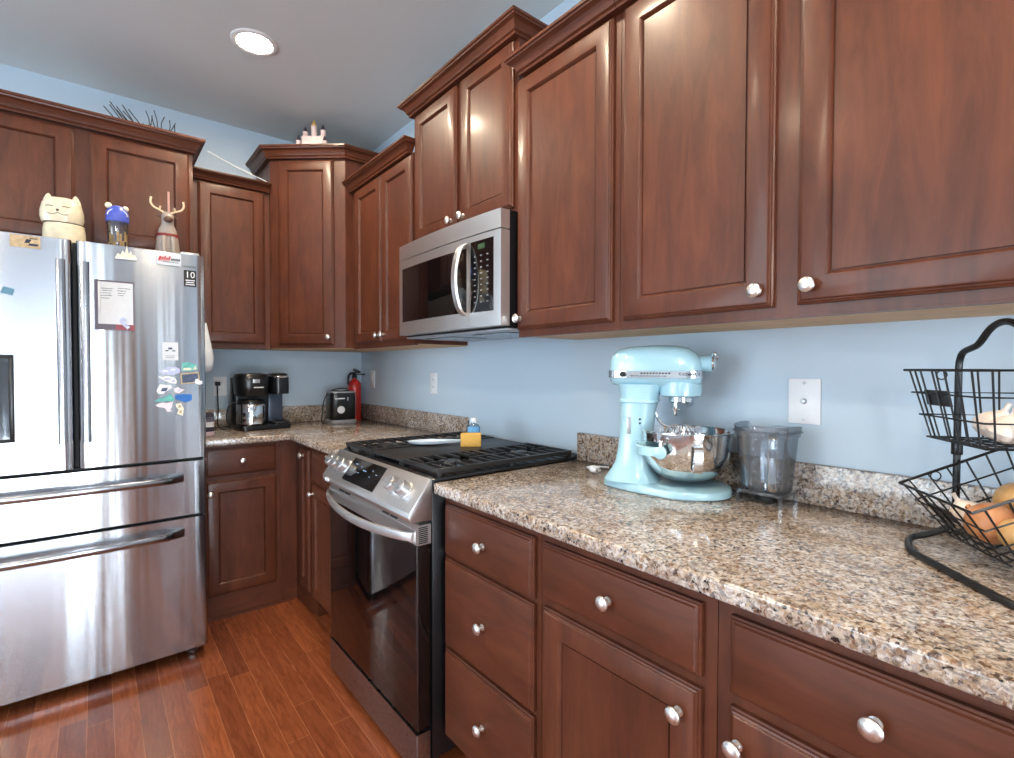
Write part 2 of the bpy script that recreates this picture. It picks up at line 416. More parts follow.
# unseen fill globe, added behind the camera to brighten the ceiling
gl = thing('fill_globe', 'added glowing white globe that brightens the ceiling, out of view behind the camera', 'fill light', (-3.1, -5.0, CZ))
MB().lathe([(0.06, 0.0), (0.06, -0.012), (0.01, -0.025), (0.006, -0.03), (0.006, -0.55)], 20).build('stem', 'nickel', gl)
M['globe'] = mat('lit_globe', (1, 0.97, 0.93, 1), 0.5, emit=(1.0, 0.93, 0.84, 1), estr=66.0)
MB().sphere((0, 0, -0.70), 0.15, 24, 16).build('globe', 'globe', gl)
# ------------------------------------------------------------------ cabinets (local frame: x along the width, front towards -y, wall at y = 0)
def panel_rings(x0, x1, z0, z1, yb, steps):
    return [[(x0 + i, yb - d, z0 + i), (x1 - i, yb - d, z0 + i), (x1 - i, yb - d, z1 - i), (x0 + i, yb - d, z1 - i)] for i, d in steps]
T = 0.020
DOOR = [(0, 0), (0, T - 0.0105), (0.0035, T - 0.0085), (0.0045, T - 0.0055), (0.0075, T - 0.0045), (0.0095, T - 0.001), (0.012, T), (0.056, T), (0.0575, T - 0.0012), (0.0620, T - 0.0085), (0.0632, T - 0.0125), (0.0650, T - 0.0125), (0.0660, T - 0.0095)]
DRAWER = [(0, 0), (0, T - 0.0105), (0.0035, T - 0.0085), (0.0045, T - 0.0055), (0.0080, T - 0.0045), (0.0105, T - 0.001), (0.014, T)]
KNOB = [(0.0095, 0), (0.0095, -0.0015), (0.006, -0.003), (0.0052, -0.012), (0.0075, -0.015), (0.0135, -0.0165), (0.0158, -0.0195), (0.0155, -0.0225), (0.012, -0.0262), (0.006, -0.028), (0, -0.0285)]
def knob(parent, x, z, y):
    b = MB().lathe([(r, h) for r, h in KNOB], 20, (x, y, z), 'y')
    return b.build('knob', 'nickel', parent)
def add_door(cab, x0, x1, z0, z1, yf, kn=None, name='door'):
    d = MB().loft(panel_rings(x0, x1, z0, z1, yf, DOOR)).build(name, 'wood', cab, smooth=25)
    if kn: knob(d, kn[0], kn[1], yf - T)
    return d
def add_drawer(cab, x0, x1, z0, z1, yf, kn=True):
    d = MB().loft(panel_rings(x0, x1, z0, z1, yf, DRAWER)).build('drawer', 'woodh', cab, smooth=25)
    if kn: knob(d, (x0 + x1) / 2, (z0 + z1) / 2, yf - T)
    return d
CROWN = [(-0.0198, 0.0), (0.006, 0.0), (0.008, 0.004), (0.006, 0.008), (0.009, 0.011), (0.013, 0.013), (0.018, 0.024), (0.026, 0.034), (0.036, 0.040), (0.039, 0.041), (0.041, 0.046), (0.046, 0.048), (0.046, 0.057), (-0.0198, 0.057)]
def crown(cab, path, z0, k=1.0, kz=1.0):
    """moulding swept along path (points from left to right seen from the room), mitred"""
    P = [Vector((p[0], p[1])) for p in path]; rings = []
    for i, p in enumerate(P):
        ds = []
        if i > 0: ds.append((P[i] - P[i - 1]).normalized())
        if i < len(P) - 1: ds.append((P[i + 1] - P[i]).normalized())
        ns = [Vector((d.y, -d.x)) for d in ds]
        n = sum(ns, Vector((0, 0))).normalized(); sc = 1 / max(0.3, n.dot(ns[0]))
        rings.append([(p.x + n.x * o * sc * k, p.y + n.y * o * sc * k, z0 + h * kz) for o, h in CROWN])
    return MB().loft(rings).build('crown_moulding', 'woodh', cab, smooth=20)
UB = 1.384
def upper(name, label, loc, rz, w, d, z1, z0=UB, body_top=None):
    cab = thing(name, label, 'cabinet', (loc[0], loc[1], 0), rz)
    MB().box(0.0006, w - 0.0006, -d, -0.001, z0 + 0.006, z1).build('body', 'wood', cab, smooth=0)
    f = MB()   # face frame lip below the bottom panel
    f.box(0.0006, w - 0.0006, -d, -d + 0.019, z0, z0 + 0.0058)
    f.build('face_frame', 'wood', cab, smooth=0)
    u = MB().box(0.004, w - 0.004, -d + 0.0195, -0.002, z0 + 0.002, z0 + 0.0058); u.build('bottom_panel', 'raw', cab, smooth=0)
    return cab

RZ = -PI / 2
# right wall, from the corner outwards (local x runs towards the camera)
U1T, U2T = 2.288, 2.446
c = upper('upper_cabinet', 'narrow two-door wall cabinet between the corner cabinet and the microwave', (0, -0.612, 0), RZ, 0.737, 0.305, U1T + 0.006)
add_door(c, 0.063, 0.403, 1.410, 2.283, -0.305, (0.376, 1.447))
add_door(c, 0.412, 0.733, 1.410, 2.283, -0.305, (0.441, 1.447))
crown(c, [(0.001, -0.326), (0.7145, -0.326), (0.7145, -0.3055)], U1T)
c = upper('upper_cabinet', 'short tall-set two-door wall cabinet directly above the microwave', (0, -1.3495, 0), RZ, 0.7625, 0.305, U2T + 0.006, 1.832)
add_door(c, 0.0285, 0.376, 1.852, 2.441, -0.305, (0.347, 1.888))
add_door(c, 0.407, 0.740, 1.852, 2.441, -0.305, (0.436, 1.888))
crown(c, [(0.0, -0.001), (0.0, -0.326), (0.7625, -0.326), (0.7625, -0.001)], U2T)
c = upper('upper_cabinet', 'single-door wall cabinet immediately right of the microwave', (0, -2.1125, 0), RZ, 0.4505, 0.305, U1T + 0.006)
add_door(c, 0.005, 0.429, 1.410, 2.283, -0.305, (0.028, 1.447))
crown(c, [(0.036, -0.3055), (0.036, -0.326), (0.4500, -0.326)], U1T)
c = upper('upper_cabinet', 'wide two-door wall cabinet above the stand mixer and wire basket', (0, -2.5635, 0), RZ, 0.915, 0.305, U1T + 0.006)
add_door(c, 0.018, 0.430, 1.410, 2.283, -0.305, (0.400, 1.447))
add_door(c, 0.480, 0.897, 1.410, 2.283, -0.305, (0.508, 1.447))
crown(c, [(0.0005, -0.326), (0.9145, -0.326)], U1T)
c = upper('upper_cabinet', 'wall cabinet past the right edge of the photo', (0, -3.479, 0), RZ, 0.76, 0.305, U1T + 0.006)
add_door(c, 0.018, 0.370, 1.410, 2.283, -0.305, (0.340, 1.447)); add_door(c, 0.390, 0.742, 1.410, 2.283, -0.305, (0.418, 1.447))
crown(c, [(0.0005, -0.326), (0.76, -0.326)], U1T)
# far wall
c = upper('upper_cabinet', 'single-door wall cabinet between the fridge and the corner cabinet', (-1.1065, 0, 0), 0, 0.4210, 0.305, U1T + 0.006)
add_door(c, 0.0585, 0.3915, 1.410, 2.283, -0.305)
crown(c, [(0.032, -0.326), (0.4205, -0.326)], U1T, 1.0, 0.8)
c = upper('upper_cabinet', 'deep two-door cabinet above the refrigerator', (-2.03, 0, 0), 0, 0.9225, 0.61, 2.316, 1.80)
add_door(c, 0.045, 0.483, 1.815, 2.300, -0.61); add_door(c, 0.535, 0.907, 1.815, 2.300, -0.61)
crown(c, [(0.0, -0.001), (0.0, -0.631), (0.9225, -0.631), (0.9225, -0.001)], 2.306, 1.0, 1.1)
# diagonal corner cabinet
A, B_ = (-0.6852, -0.318), (-0.352, -0.6105)
CT = 2.482
cc = thing('corner_cabinet', 'diagonal single-door wall cabinet filling the corner', 'cabinet', (0, 0, 0))
poly = [(-0.001, -0.001), (A[0], -0.001), A, B_, (-0.001, B_[1])]
MB().prism(poly, UB + 0.005, CT + 0.01).build('body', 'wood', cc, smooth=0)
MB().prism([(-0.01, -0.01), (A[0] + 0.01, -0.01), (A[0] + 0.01, A[1] + 0.01), (B_[0] + 0.0, B_[1] + 0.02), (-0.01, B_[1] + 0.01)], UB + 0.001, UB + 0.0049).build('bottom_panel', 'raw', cc, smooth=0)
dx = Vector((B_[0] - A[0], B_[1] - A[1], 0)); L = dx.length; dx.normalize(); dn = Vector((dx.y, -dx.x, 0))
DM = Matrix(((dx.x, -dn.x, 0, A[0]), (dx.y, -dn.y, 0, A[1]), (0, 0, 1, 0), (0, 0, 0, 1)))
dm = MB().loft(panel_rings(0.052, L - 0.066, 1.408, 2.472, -0.0003, DOOR)).xf(DM).build('door', 'wood', cc, smooth=25)
MB().lathe(KNOB, 20, (L - 0.093, -0.0003 - T, 1.452), 'y').xf(DM).build('knob', 'nickel', dm)
cr = [(A[0], -0.002), A, B_, (-0.002, B_[1])]
off = 0.016
crown(cc, [(A[0] - off, -0.002), (A[0] - off, A[1] - off * 0.6), (B_[0] - off * 0.6, B_[1] - off), (-0.002, B_[1] - off)], CT - 0.002, 1.0, 1.12)

# base cabinets
def base(name, label, loc, rz, w, d, toe=True):
    cab = thing(name, label, 'cabinet', (loc[0], loc[1], FZ), rz)
    h = 0.8785 - FZ; k = 0.105 - FZ
    b = MB().box(0.0006, w - 0.0006, -d, -0.002, k, h)
    b.build('body', 'wood', cab, smooth=0)
    t = MB().box(0.0006, w - 0.0006, -d + (0.075 if toe else 0.0), -0.01, 0.0, k - 0.0005); t.build('toe_kick', 'woodh', cab, smooth=0)
    return cab
BR, BL = 0.6257, 0.5772
zz = lambda z: z - FZ
c = base('base_cabinet', 'base cabinet with one drawer and one door beside the refrigerator', (-1.092, 0, 0), 0, 0.3835, BL, toe=False)
add_drawer(c, 0.026, 0.358, zz(0.722), zz(0.862), -BL)
add_door(c, 0.026, 0.360, zz(0.115), zz(0.698), -BL, (0.046, zz(0.636)))
MB().box(0.0006, 0.445, -BL - 0.012, -BL - 0.0005, 0.0, 0.014).build('shoe_moulding', 'woodh', c, smooth=0)
cb = thing('corner_base_cabinet', 'corner base cabinet with a narrow full-height door and plain stile under the small black toaster', 'cabinet', (0, 0, FZ))
MB().prism([(-0.002, -0.002), (-0.7078, -0.002), (-0.7078, -BL), (-BR, -BL), (-BR, -0.866), (-0.002, -0.866)], zz(0.105), zz(0.8785)).build('body', 'wood', cb, smooth=0)
MB().prism([(-0.01, -0.01), (-0.7078, -0.01), (-0.7078, -BL), (-BR, -BL), (-BR + 0.02, -0.866), (-0.01, -0.866)], 0.0, zz(0.1045)).build('toe_kick', 'woodh', cb, smooth=0)
RM = Matrix.Rotation(RZ, 4, 'Z')
d_ = MB().loft(panel_rings(0.690, 0.842, zz(0.108), zz(0.850), -BR, DOOR)).xf(RM).build('door', 'wood', cb, smooth=25)
MB().lathe(KNOB, 20, (0.770, -BR - T, zz(0.815)), 'y').xf(RM).build('knob', 'nickel', d_)
c = base('base_cabinet', 'base cabinet with one drawer and one door left of the range', (0, -0.8665, 0), RZ, 0.495, BR)
add_drawer(c, 0.022, 0.474, zz(0.702), zz(0.850), -BR, kn=False)
add_door(c, 0.022, 0.474, zz(0.108), zz(0.682), -BR, (0.052, zz(0.640)))
c = base('base_cabinet', 'three-drawer base cabinet right of the range', (0, -2.132, 0), RZ, 0.448, BR)
for z0, z1 in ((0.692, 0.850), (0.405, 0.680), (0.115, 0.392)): add_drawer(c, 0.018, 0.431, zz(z0), zz(z1), -BR)
c = base('base_cabinet', 'base cabinet below the stand mixer, wide drawer over a door', (0, -2.5805, 0), RZ, 0.46, BR)
add_drawer(c, 0.017, 0.434, zz(0.712), zz(0.848), -BR)
add_door(c, 0.017, 0.434, zz(0.108), zz(0.690), -BR, (0.395, zz(0.634)))
c = base('base_cabinet', 'base cabinet below the wire basket, wide drawer over doors', (0, -3.041, 0), RZ, 0.47, BR)
add_drawer(c, 0.028, 0.452, zz(0.712), zz(0.848), -BR)
add_door(c, 0.028, 0.452, zz(0.108), zz(0.690), -BR, (0.046, zz(0.634)))
c = base('base_cabinet', 'base cabinet past the right edge of the photo', (0, -3.5115, 0), RZ, 0.76, BR)
add_drawer(c, 0.02, 0.74, zz(0.712), zz(0.848), -BR); add_door(c, 0.02, 0.37, zz(0.108), zz(0.690), -BR, (0.34, zz(0.634))); add_door(c, 0.39, 0.74, zz(0.108), zz(0.690), -BR, (0.42, zz(0.634)))

# countertops
t = thing('countertop', 'L-shaped granite countertop under the coffee maker, left of the range', 'countertop', (0, 0, 0.88))
MB().prism([(-1.094, -0.001), (-1.094, -0.6204), (-0.670, -0.6204), (-0.670, -1.3625), (-0.001, -1.3625), (-0.001, -0.001)], 0.8795, 0.915).build('slab', 'granite', t, True, smooth=30, bevel=0.007, seg=3)
b = MB().box(-1.094, -0.021, -0.021, -0.001, 0.9152, 1.0216).build('backsplash', 'granite', t, True, smooth=30, bevel=0.002)
b = MB().box(-0.021, -0.001, -1.3625, -0.001, 0.9152, 1.0216).build('backsplash', 'granite', t, True, smooth=30, bevel=0.002)
t = thing('countertop', 'long granite countertop right of the range, under the mixer and basket', 'countertop', (0, -2.13, 0.88))
MB().box(-0.670, -0.001, -4.27, -2.1305, 0.8795, 0.915).build('slab', 'granite', t, True, smooth=30, bevel=0.007, seg=3)
MB().box(-0.021, -0.001, -4.27, -2.1305, 0.9152, 1.0216).build('backsplash', 'granite', t, True, smooth=30, bevel=0.002)
# ------------------------------------------------------------------ refrigerator (world coordinates, x across the front)
fr = thing('refrigerator', 'stainless steel french-door refrigerator with two bottom drawers', 'refrigerator', (-1.565, -0.45, FZ))
X0, X1 = -2.020, -1.1085
def fy(x):      # gently bowed door face
    return -0.930 - 0.010 * (1 - ((x - (X0 + X1) / 2) / ((X1 - X0) / 2)) ** 2)
def slab(xa, xb, z0, z1, name, m_='steel', rl=0.012, rr=0.012):
    n = 14; front = []
    for k in range(n + 1):
        x = xa + (xb - xa) * k / n; y = fy(x)
        front.append((x, y))
    front[0] = (xa, fy(xa) + rl); front[-1] = (xb, fy(xb) + rr)
    front.insert(1, (xa + rl * 0.3, fy(xa) + rl * 0.3)); front.insert(2, (xa + rl, fy(xa + rl)))
    front.insert(-1, (xb - rr, fy(xb - rr))); front.insert(-1, (xb - rr * 0.3, fy(xb) + rr * 0.3))
    poly = [(xa, -0.868)] + front + [(xb, -0.868)]
    # tidy order by x for the front points
    poly = [poly[0]] + sorted(poly[1:-1], key=lambda p: p[0]) + [poly[-1]]
    return MB().prism(poly, z0, z1).build(name, m_, fr, True, smooth=30)
MB().box(X0 + 0.004, X1 - 0.001, -0.858, -0.05, 0.03, 1.742).build('case', 'case', fr, True, bevel=0.004)
MB().box(X0 + 0.012, X1 - 0.012, -0.8675, -0.8585, 0.05, 1.735).build('door_gasket', 'gap', fr, True, smooth=0)
dl = slab(X0, -1.5515, 0.882, 1.760, 'left_door'); dr = slab(-1.5385, X1, 0.882, 1.760, 'right_door')
dm_ = slab(X0, X1, 0.636, 0.868, 'drawer'); db = slab(X0, X1, 0.046, 0.622, 'drawer')
MB().box(-1.5505, -1.5395, -0.900, -0.8680, 0.884, 1.758).build('centre_flap', 'gap', fr, True, smooth=0)
MB().box(X0 + 0.01, X1 - 0.01, -0.905, -0.8680, 0.624, 0.634).box(X0 + 0.01, X1 - 0.01, -0.905, -0.8680, 0.870, 0.880).build('seal', 'gap', fr, True, smooth=0)
MB().box(X0 + 0.03, X1 - 0.03, -0.84, -0.10, FZ + 0.02, 0.030).build('kick_grille', 'gap', fr, True, smooth=0)
for x in (X0 + 0.06, X1 - 0.05):
    MB().lathe([(0.018, FZ), (0.022, FZ + 0.006), (0.022, FZ + 0.02), (0.010, FZ + 0.024), (0.010, 0.05)], 16, (x, -0.845, 0)).build('levelling_foot', 'steel_dark', fr, True)
for x in (X0 + 0.05, X1 - 0.05):
    MB().box(x - 0.035, x + 0.035, -0.90, -0.83, 1.7605, 1.776).build('hinge_cover', 'case', fr, True, bevel=0.005)
# flat vertical door handles
def vhandle(door, x):
    b = MB().prism(rrect(x - 0.0135, x + 0.0135, -0.990, -0.972, 0.003, 2), 0.985, 1.676)
    b.box(x - 0.009, x + 0.009, -0.973, fy(x) + 0.002, 1.02, 1.05); b.box(x - 0.009, x + 0.009, -0.973, fy(x) + 0.002, 1.61, 1.64)
    b.build('handle', 'steel3', door, True, smooth=30)
vhandle(dl, -1.582); vhandle(dr, -1.512)
def hhandle(door, z):
    xa, xb = X0 + 0.088, X1 - 0.088; n = 24; rings = []
    for k in range(n + 1):
        t = k / n; x = xa + (xb - xa) * t; e = min(t, 1 - t)
        out = 0.012 + 0.040 * min(1, e / 0.10) ** 0.6 + 0.012 * math.sin(PI * t); sag = 0.0
        y = fy(x) - out; hh = 0.0165 - 0.003 * min(1, e / 0.12)
        th = 0.010 if e > 0.06 else out
        rings.append([(x, y, z - hh), (x, y - 0.003, z - hh + 0.006), (x, y - 0.003, z + hh - 0.006), (x, y, z + hh), (x, y + th, z + hh), (x, y + th, z - hh)])
    MB().loft(rings).build('handle', 'steel3', door, True, smooth=30)
hhandle(dm_, 0.801); hhandle(db, 0.566)
# water dispenser on the left door
b = MB()
for x0, x1, z0, z1 in ((-1.952, -1.716, 1.000, 1.012), (-1.952, -1.716, 1.306, 1.318), (-1.952, -1.940, 1.012, 1.306), (-1.728, -1.716, 1.012, 1.306)):
    b.box(x0, x1, -0.952, fy(x0) + 0.006, z0, z1)
b.build('dispenser', 'black', fr, True, bevel=0.002)
MB().box(-1.940, -1.728, -0.943, -0.930, 1.012, 1.306).build('dispenser_panel', 'bglass', fr, True, smooth=0)
# badge lettering and capacity sticker
b = MB(); text_into(b, 'SAMSUNG', 0.0108, (-1.189, fy(-1.19) - 0.0004, 1.7035), (1, 0.017, 0), (0, 0, 1)); M['badge_grey'] = mat('badge_grey', rgb(84, 86, 92), 0.5); b.build('badge_lettering', 'badge_grey', fr, True, smooth=0)
yb = fy(-1.165)
st = MB().box(-1.187, -1.141, yb - 0.0012, yb + 0.004, 1.622, 1.692).build('sticker', 'blackm', fr, True, smooth=0)
b = MB(); text_into(b, '10', 0.038, (-1.164, yb - 0.0018, 1.660), (1, 0, 0), (0, 0, 1), 0.0004, 'CENTER')
for k, w in enumerate((0.034, 0.030, 0.034)): b.box(-1.164 - w / 2, -1.164 + w / 2, yb - 0.0018, yb - 0.001, 1.629 + k * 0.009, 1.633 + k * 0.009)
b.build('sticker_lettering', 'white', st, True, smooth=0)

# ------------------------------------------------------------------ range
M['knobsteel'] = steel_mat('satin_knob', (0.58, 0.58, 0.59, 1), 0.42, (1, 1, 1))
rg = thing('range', 'stainless slide-in gas range with black glass oven door', 'range', (-0.37, -1.746, FZ))
Y0, Y1 = -2.1245, -1.3685     # right side, left side
MB().box(-0.668, -0.03, Y0 + 0.002, Y1 - 0.002, 0.03, 0.905).build('body', 'black', rg, True, bevel=0.003)
# cooktop deck with rolled rim
MB().prism([(-0.652, 0.9165), (-0.668, 0.9055), (-0.668, 0.920), (-0.655, 0.928), (-0.03, 0.928), (-0.012, 0.936), (-0.006, 0.936), (-0.006, 0.9165)], Y0 - 0.004, Y1 + 0.004, 'y').build('cooktop', 'enamel', rg, True, bevel=0.002)
# control panel wedge, sloped face
CP = [(-0.669, 0.925), (-0.676, 0.927), (-0.750, 0.830), (-0.752, 0.815), (-0.744, 0.800), (-0.669, 0.796)]
pan = MB().prism(CP, Y0, Y1, 'y').build('control_panel', 'steel2', rg, True, smooth=25, bevel=0.002)
fd = Vector((-0.750 + 0.676, 0, 0.830 - 0.927)).normalized()   # down the slope
fn = Vector((fd.z, 0, -fd.x)); fn = fn if fn.x < 0 else -fn
def face(y, s): return Vector((-0.676, y, 0.927)) + fd * s
ey = Vector((0, 1, 0))
MB().obox(face(-1.700, 0.061) + fn * 0.0008, (ey, fd, fn), (0.140, 0.048, 0.0015)).build('display', 'bglass', pan, True, smooth=0)
b = MB()
for k, (y, s_, w) in enumerate(((-1.61, 0.035, 0.02), (-1.61, 0.06, 0.012), (-1.66, 0.04, 0.01), (-1.66, 0.065, 0.01), (-1.70, 0.05, 0.03), (-1.76, 0.04, 0.01), (-1.76, 0.065, 0.01), (-1.80, 0.05, 0.012))):
    b.obox(face(y, s_) + fn * 0.0026, (ey, fd, fn), (w / 2, 0.002, 0.0003))
M['glyph'] = mat('display_glyphs', rgb(110, 140, 170), 0.5)
b.build('display_marks', 'glyph', pan, True, smooth=0)
for y in (-1.410, -1.470, -1.535, -1.960, -2.035):
    prof = [(0.029, 0.0), (0.029, 0.004), (0.0265, 0.006), (0.0262, 0.014), (0.0245, 0.033), (0.022, 0.0365), (0.0, 0.037)]
    kb = MB().lathe(prof, 28)
    kb.box(-0.0045, 0.0045, -0.0230, 0.0230, 0.034, 0.0435)
    c0 = face(y, 0.060); mx = Matrix(((fd.x, ey.x, fn.x, c0.x), (fd.y, ey.y, fn.y, c0.y), (fd.z, ey.z, fn.z, c0.z), (0, 0, 0, 1)))
    kb.xf(mx).build('burner_knob', 'knobsteel', pan, True, smooth=30)
b = MB().obox(Vector((-0.7525, Y1 - 0.055, 0.817)), ((0, 1, 0), (0, 0, 1), (1, 0, 0)), (0.020, 0.007, 0.0012)); b.build('badge', 'white', pan, True, smooth=0)
# oven door: vented steel header, black glass
od = MB().prism(rrect(-0.722, -0.672, Y0 + 0.004, Y1 - 0.004, 0.005), 0.142, 0.722).build('oven_door', 'bglass', rg, True, smooth=30)
hd = MB().prism([(-0.672, 0.724), (-0.722, 0.724), (-0.726, 0.728), (-0.726, 0.772), (-0.712, 0.786), (-0.672, 0.786)], Y0 + 0.004, Y1 - 0.004, 'y').build('door_header', 'steel2', od, True, smooth=25)
for y in (-1.500, -1.560, -1.9, -1.96):
    MB().obox(Vector((-0.7195, y, 0.7788)), ((0, 1, 0), (0.707, 0, 0.707), (-0.707, 0, 0.707)), (0.026, 0.003, 0.0012)).build('vent_slot', 'gap', od, True, smooth=0)
b = MB()
for k in range(9): b.box(-0.716 + k * 0.0, -0.684, Y0 + 0.0025, Y0 + 0.0045, 0.729 + k * 0.006, 0.732 + k * 0.006)
b.build('vent_grille', 'gap', od, True, smooth=0)
# bowed handle
n = 28; rings = []
for k in range(n + 1):
    t = k / n; y = Y1 - 0.012 + (Y0 + 0.012 - Y1 + 0.012) * t; e = math.sin(PI * t)
    x = -0.730 - 0.055 * e ** 0.7; z = 0.752 - 0.012 * e
    rings.append([(x - 0.006, y, z - 0.013), (x - 0.009, y, z), (x - 0.006, y, z + 0.013), (x + 0.003, y, z + 0.015), (x + 0.006, y, z), (x + 0.003, y, z - 0.015)])
MB().loft(rings).build('handle', 'steel2', od, True, smooth=40)
MB().prism(rrect(-0.724, -0.672, Y0 + 0.004, Y1 - 0.004, 0.005), FZ + 0.022, 0.130).build('drawer', 'steel_dark', rg, True, smooth=30)
for y in (Y0 + 0.05, Y1 - 0.05):
    for x in (-0.64, -0.08): MB().lathe([(0.018, FZ), (0.018, FZ + 0.012), (0.008, FZ + 0.014), (0.008, 0.04)], 12, (x, y, 0)).build('foot', 'gap', rg, True)
# burners and grates
burn = [(-0.52, -1.500, 0.045), (-0.20, -1.500, 0.036), (-0.36, -1.746, 0.030), (-0.52, -1.990, 0.040), (-0.20, -1.990, 0.036)]
for x, y, r in burn:
    bu = MB().lathe([(r * 1.25, 0.9282), (r * 1.25, 0.934), (r * 1.05, 0.940), (0, 0.940)], 24, (x, y, 0)).build('burner', 'chrome', rg, True)
    MB().lathe([(r, 0.9402), (r, 0.946), (r * 0.9, 0.949), (0, 0.949)], 24, (x, y, 0)).build('burner_cap', 'iron', bu, True)
GZ0, GZ1 = 0.943, 0.954
def grate(ya, yb_, xs):
    b = MB(); x0, x1 = -0.650, -0.045; w = 0.0065
    for y in (ya + w, yb_ - w): b.box(x0, x1, y - w, y + w, GZ0 - 0.004, GZ1)
    for x in (x0 + w, x1 - w): b.box(x - w, x + w, ya + 2 * w, yb_ - 2 * w, GZ0 - 0.004, GZ1)
    b.box(-0.355, -0.342, ya + 2 * w, yb_ - 2 * w, GZ0, GZ1)
    mid = (ya + yb_) / 2
    for x in xs:
        b.box(x - 0.005, x + 0.005, ya + 2 * w, ya + 0.095, GZ0, GZ1); b.box(x - 0.005, x + 0.005, yb_ - 0.095, yb_ - 2 * w, GZ0, GZ1)
    for xa, xb in ((x0 + 2 * w, x0 + 0.10), (-0.44, -0.356), (-0.341, -0.26), (x1 - 0.095, x1 - 2 * w)): b.box(xa, xb, mid - 0.005, mid + 0.005, GZ0, GZ1)
    for x in (x0 + 0.01, -0.349, x1 - 0.01):
        for y in (ya + w, yb_ - w): b.box(x - 0.007, x + 0.007, y - 0.0065, y + 0.0065, 0.928, GZ0 - 0.002)
    return b.build('grate', 'iron', rg, True, smooth=30, bevel=0.0018)
XS = (-0.615, -0.575, -0.52, -0.465, -0.42, -0.385, -0.30, -0.255, -0.20, -0.145, -0.10)
grate(-1.617, Y1 + 0.002, XS); grate(Y0 - 0.002, -1.876, XS)
b = MB(); ya, yb_ = -1.872, -1.621
b.box(-0.650, -0.045, ya, yb_, GZ0 - 0.002, GZ1 - 0.004)
for y in (ya + 0.006, yb_ - 0.006): b.box(-0.650, -0.045, y - 0.006, y + 0.006, GZ1 - 0.004, GZ1)
for x in (-0.64, -0.055):
    for y in (ya + 0.012, yb_ - 0.012): b.box(x - 0.006, x + 0.006, y - 0.006, y + 0.006, 0.928, GZ0 - 0.002)
b.build('griddle', 'iron', rg, True, smooth=30, bevel=0.002)

# ------------------------------------------------------------------ microwave
mw = thing('microwave', 'stainless over-the-range microwave with black glass door', 'microwave', (-0.18, -1.730, 1.405))
my0, my1 = -2.1095, -1.3515; MZ0, MZ1 = 1.405, 1.8305
MB().box(-0.345, -0.004, my0 + 0.001, my1 - 0.001, MZ0 + 0.012, MZ1).build('body', 'black', mw, True, smooth=0)
def mwx(y):
    t = (y - my0) / (my1 - my0); return -0.386 - 0.016 * math.sin(PI * t) ** 0.8
def mslab(ya, yb, z0, z1, name, m_, par, dx0=0.0, back=-0.346, n=18):
    pts = [(mwx(ya + (yb - ya) * k / n) - dx0, ya + (yb - ya) * k / n) for k in range(n + 1)]
    return MB().prism([(back, ya)] + pts + [(back, yb)], z0, z1).build(name, m_, par, True, smooth=25)
mslab(my0, my1, 1.764, MZ1, 'vent_panel', 'steel2', mw)
mslab(my0, -1.938, 1.424, 1.760, 'control_side', 'steel2', mw)
md = mslab(-1.9365, my1, 1.424, 1.760, 'door', 'steel2', mw)
mslab(-1.918, my1 - 0.040, 1.482, 1.722, 'window', 'bglass', md, 0.0015, -0.36)
cp = mslab(my0 + 0.036, -1.944, 1.478, 1.738, 'keypad', 'bglass', mw, 0.0015, -0.36)
b = MB()
for r in range(9):
    for q in range(3):
        y = -1.970 - q * 0.036; z = 1.682 - r * 0.021; b.box(mwx(y) - 0.0022, mwx(y) - 0.0012, y - 0.005, y + 0.005, z - 0.0022, z + 0.0022)
M['key'] = mat('keypad_print', rgb(130, 130, 134), 0.5)
b.build('keypad_lettering', 'key', cp, True, smooth=0)
b = MB(); b.box(mwx(-2.0) - 0.0022, mwx(-2.0) - 0.001, -2.028, -1.985, 1.706, 1.724)
M['lcd'] = mat('green_display', rgb(58, 84, 60), 0.3); b.build('clock_display', 'lcd', cp, True, smooth=0)
pth = []
for k in range(17):
    t = k / 16; z = 1.470 + 0.268 * t; pth.append((mwx(-1.914) - 0.006 - 0.046 * math.sin(PI * t) ** 0.5, -1.914, z))
rings = [[(p[0], p[1] + a, p[2]) if False else (p[0] + bq, p[1] + a, p[2]) for a, bq in ((-0.016, 0.0), (-0.012, -0.007), (0.012, -0.007), (0.016, 0.0), (0.012, 0.005), (-0.012, 0.005))] for p in pth]
MB().loft(rings).build('handle', 'steel2', md, True, smooth=40)
M['grey'] = mat('light_grey_metal', rgb(170, 174, 180), 0.35, metal=0.5)
u = MB().box(-0.352, -0.01, my0 + 0.006, my1 - 0.006, MZ0 + 0.0035, MZ0 + 0.0115).build('underside', 'grey', mw, True, bevel=0.002)
for y in (-1.56, -1.93): MB().box(-0.30, -0.12, y - 0.11, y + 0.11, MZ0, MZ0 + 0.0033).build('grease_filter', 'steel_dark', mw, True, smooth=0)
# ------------------------------------------------------------------ stand mixer (local: +x towards its nose, camera on -y)
mx = thing('stand_mixer', 'pale mint bowl-lift stand mixer with steel bowl on the countertop', 'stand mixer', (-0.176, -2.632, 0.9152), R(-64))
def ring_xy(cx, cy, a, b, n, z, k=32): return [(cx + x, cy + y, z) for x, y in sell(a, b, n, k)]
b = MB()
def plan(s, z, k=40):
    out = []
    for i in range(k):
        t = 2 * PI * i / k; c, s_ = math.cos(t), math.sin(t)
        x = 0.0 + 0.182 * math.copysign(abs(c) ** 0.85, c); wd = 0.070 + 0.052 * max(0, min(1, (x + 0.16) / 0.2)) ** 1.2
        y = wd * math.copysign(abs(s_) ** 0.8, s_)
        out.append((x * s, y * s, z))
    return out
b.loft([plan(0.97, 0.0), plan(1.0, 0.003), plan(1.0, 0.013), plan(0.98, 0.021), plan(0.93, 0.025), plan(0.5, 0.027)])
b.build('base', 'mint', mx)
col = MB()
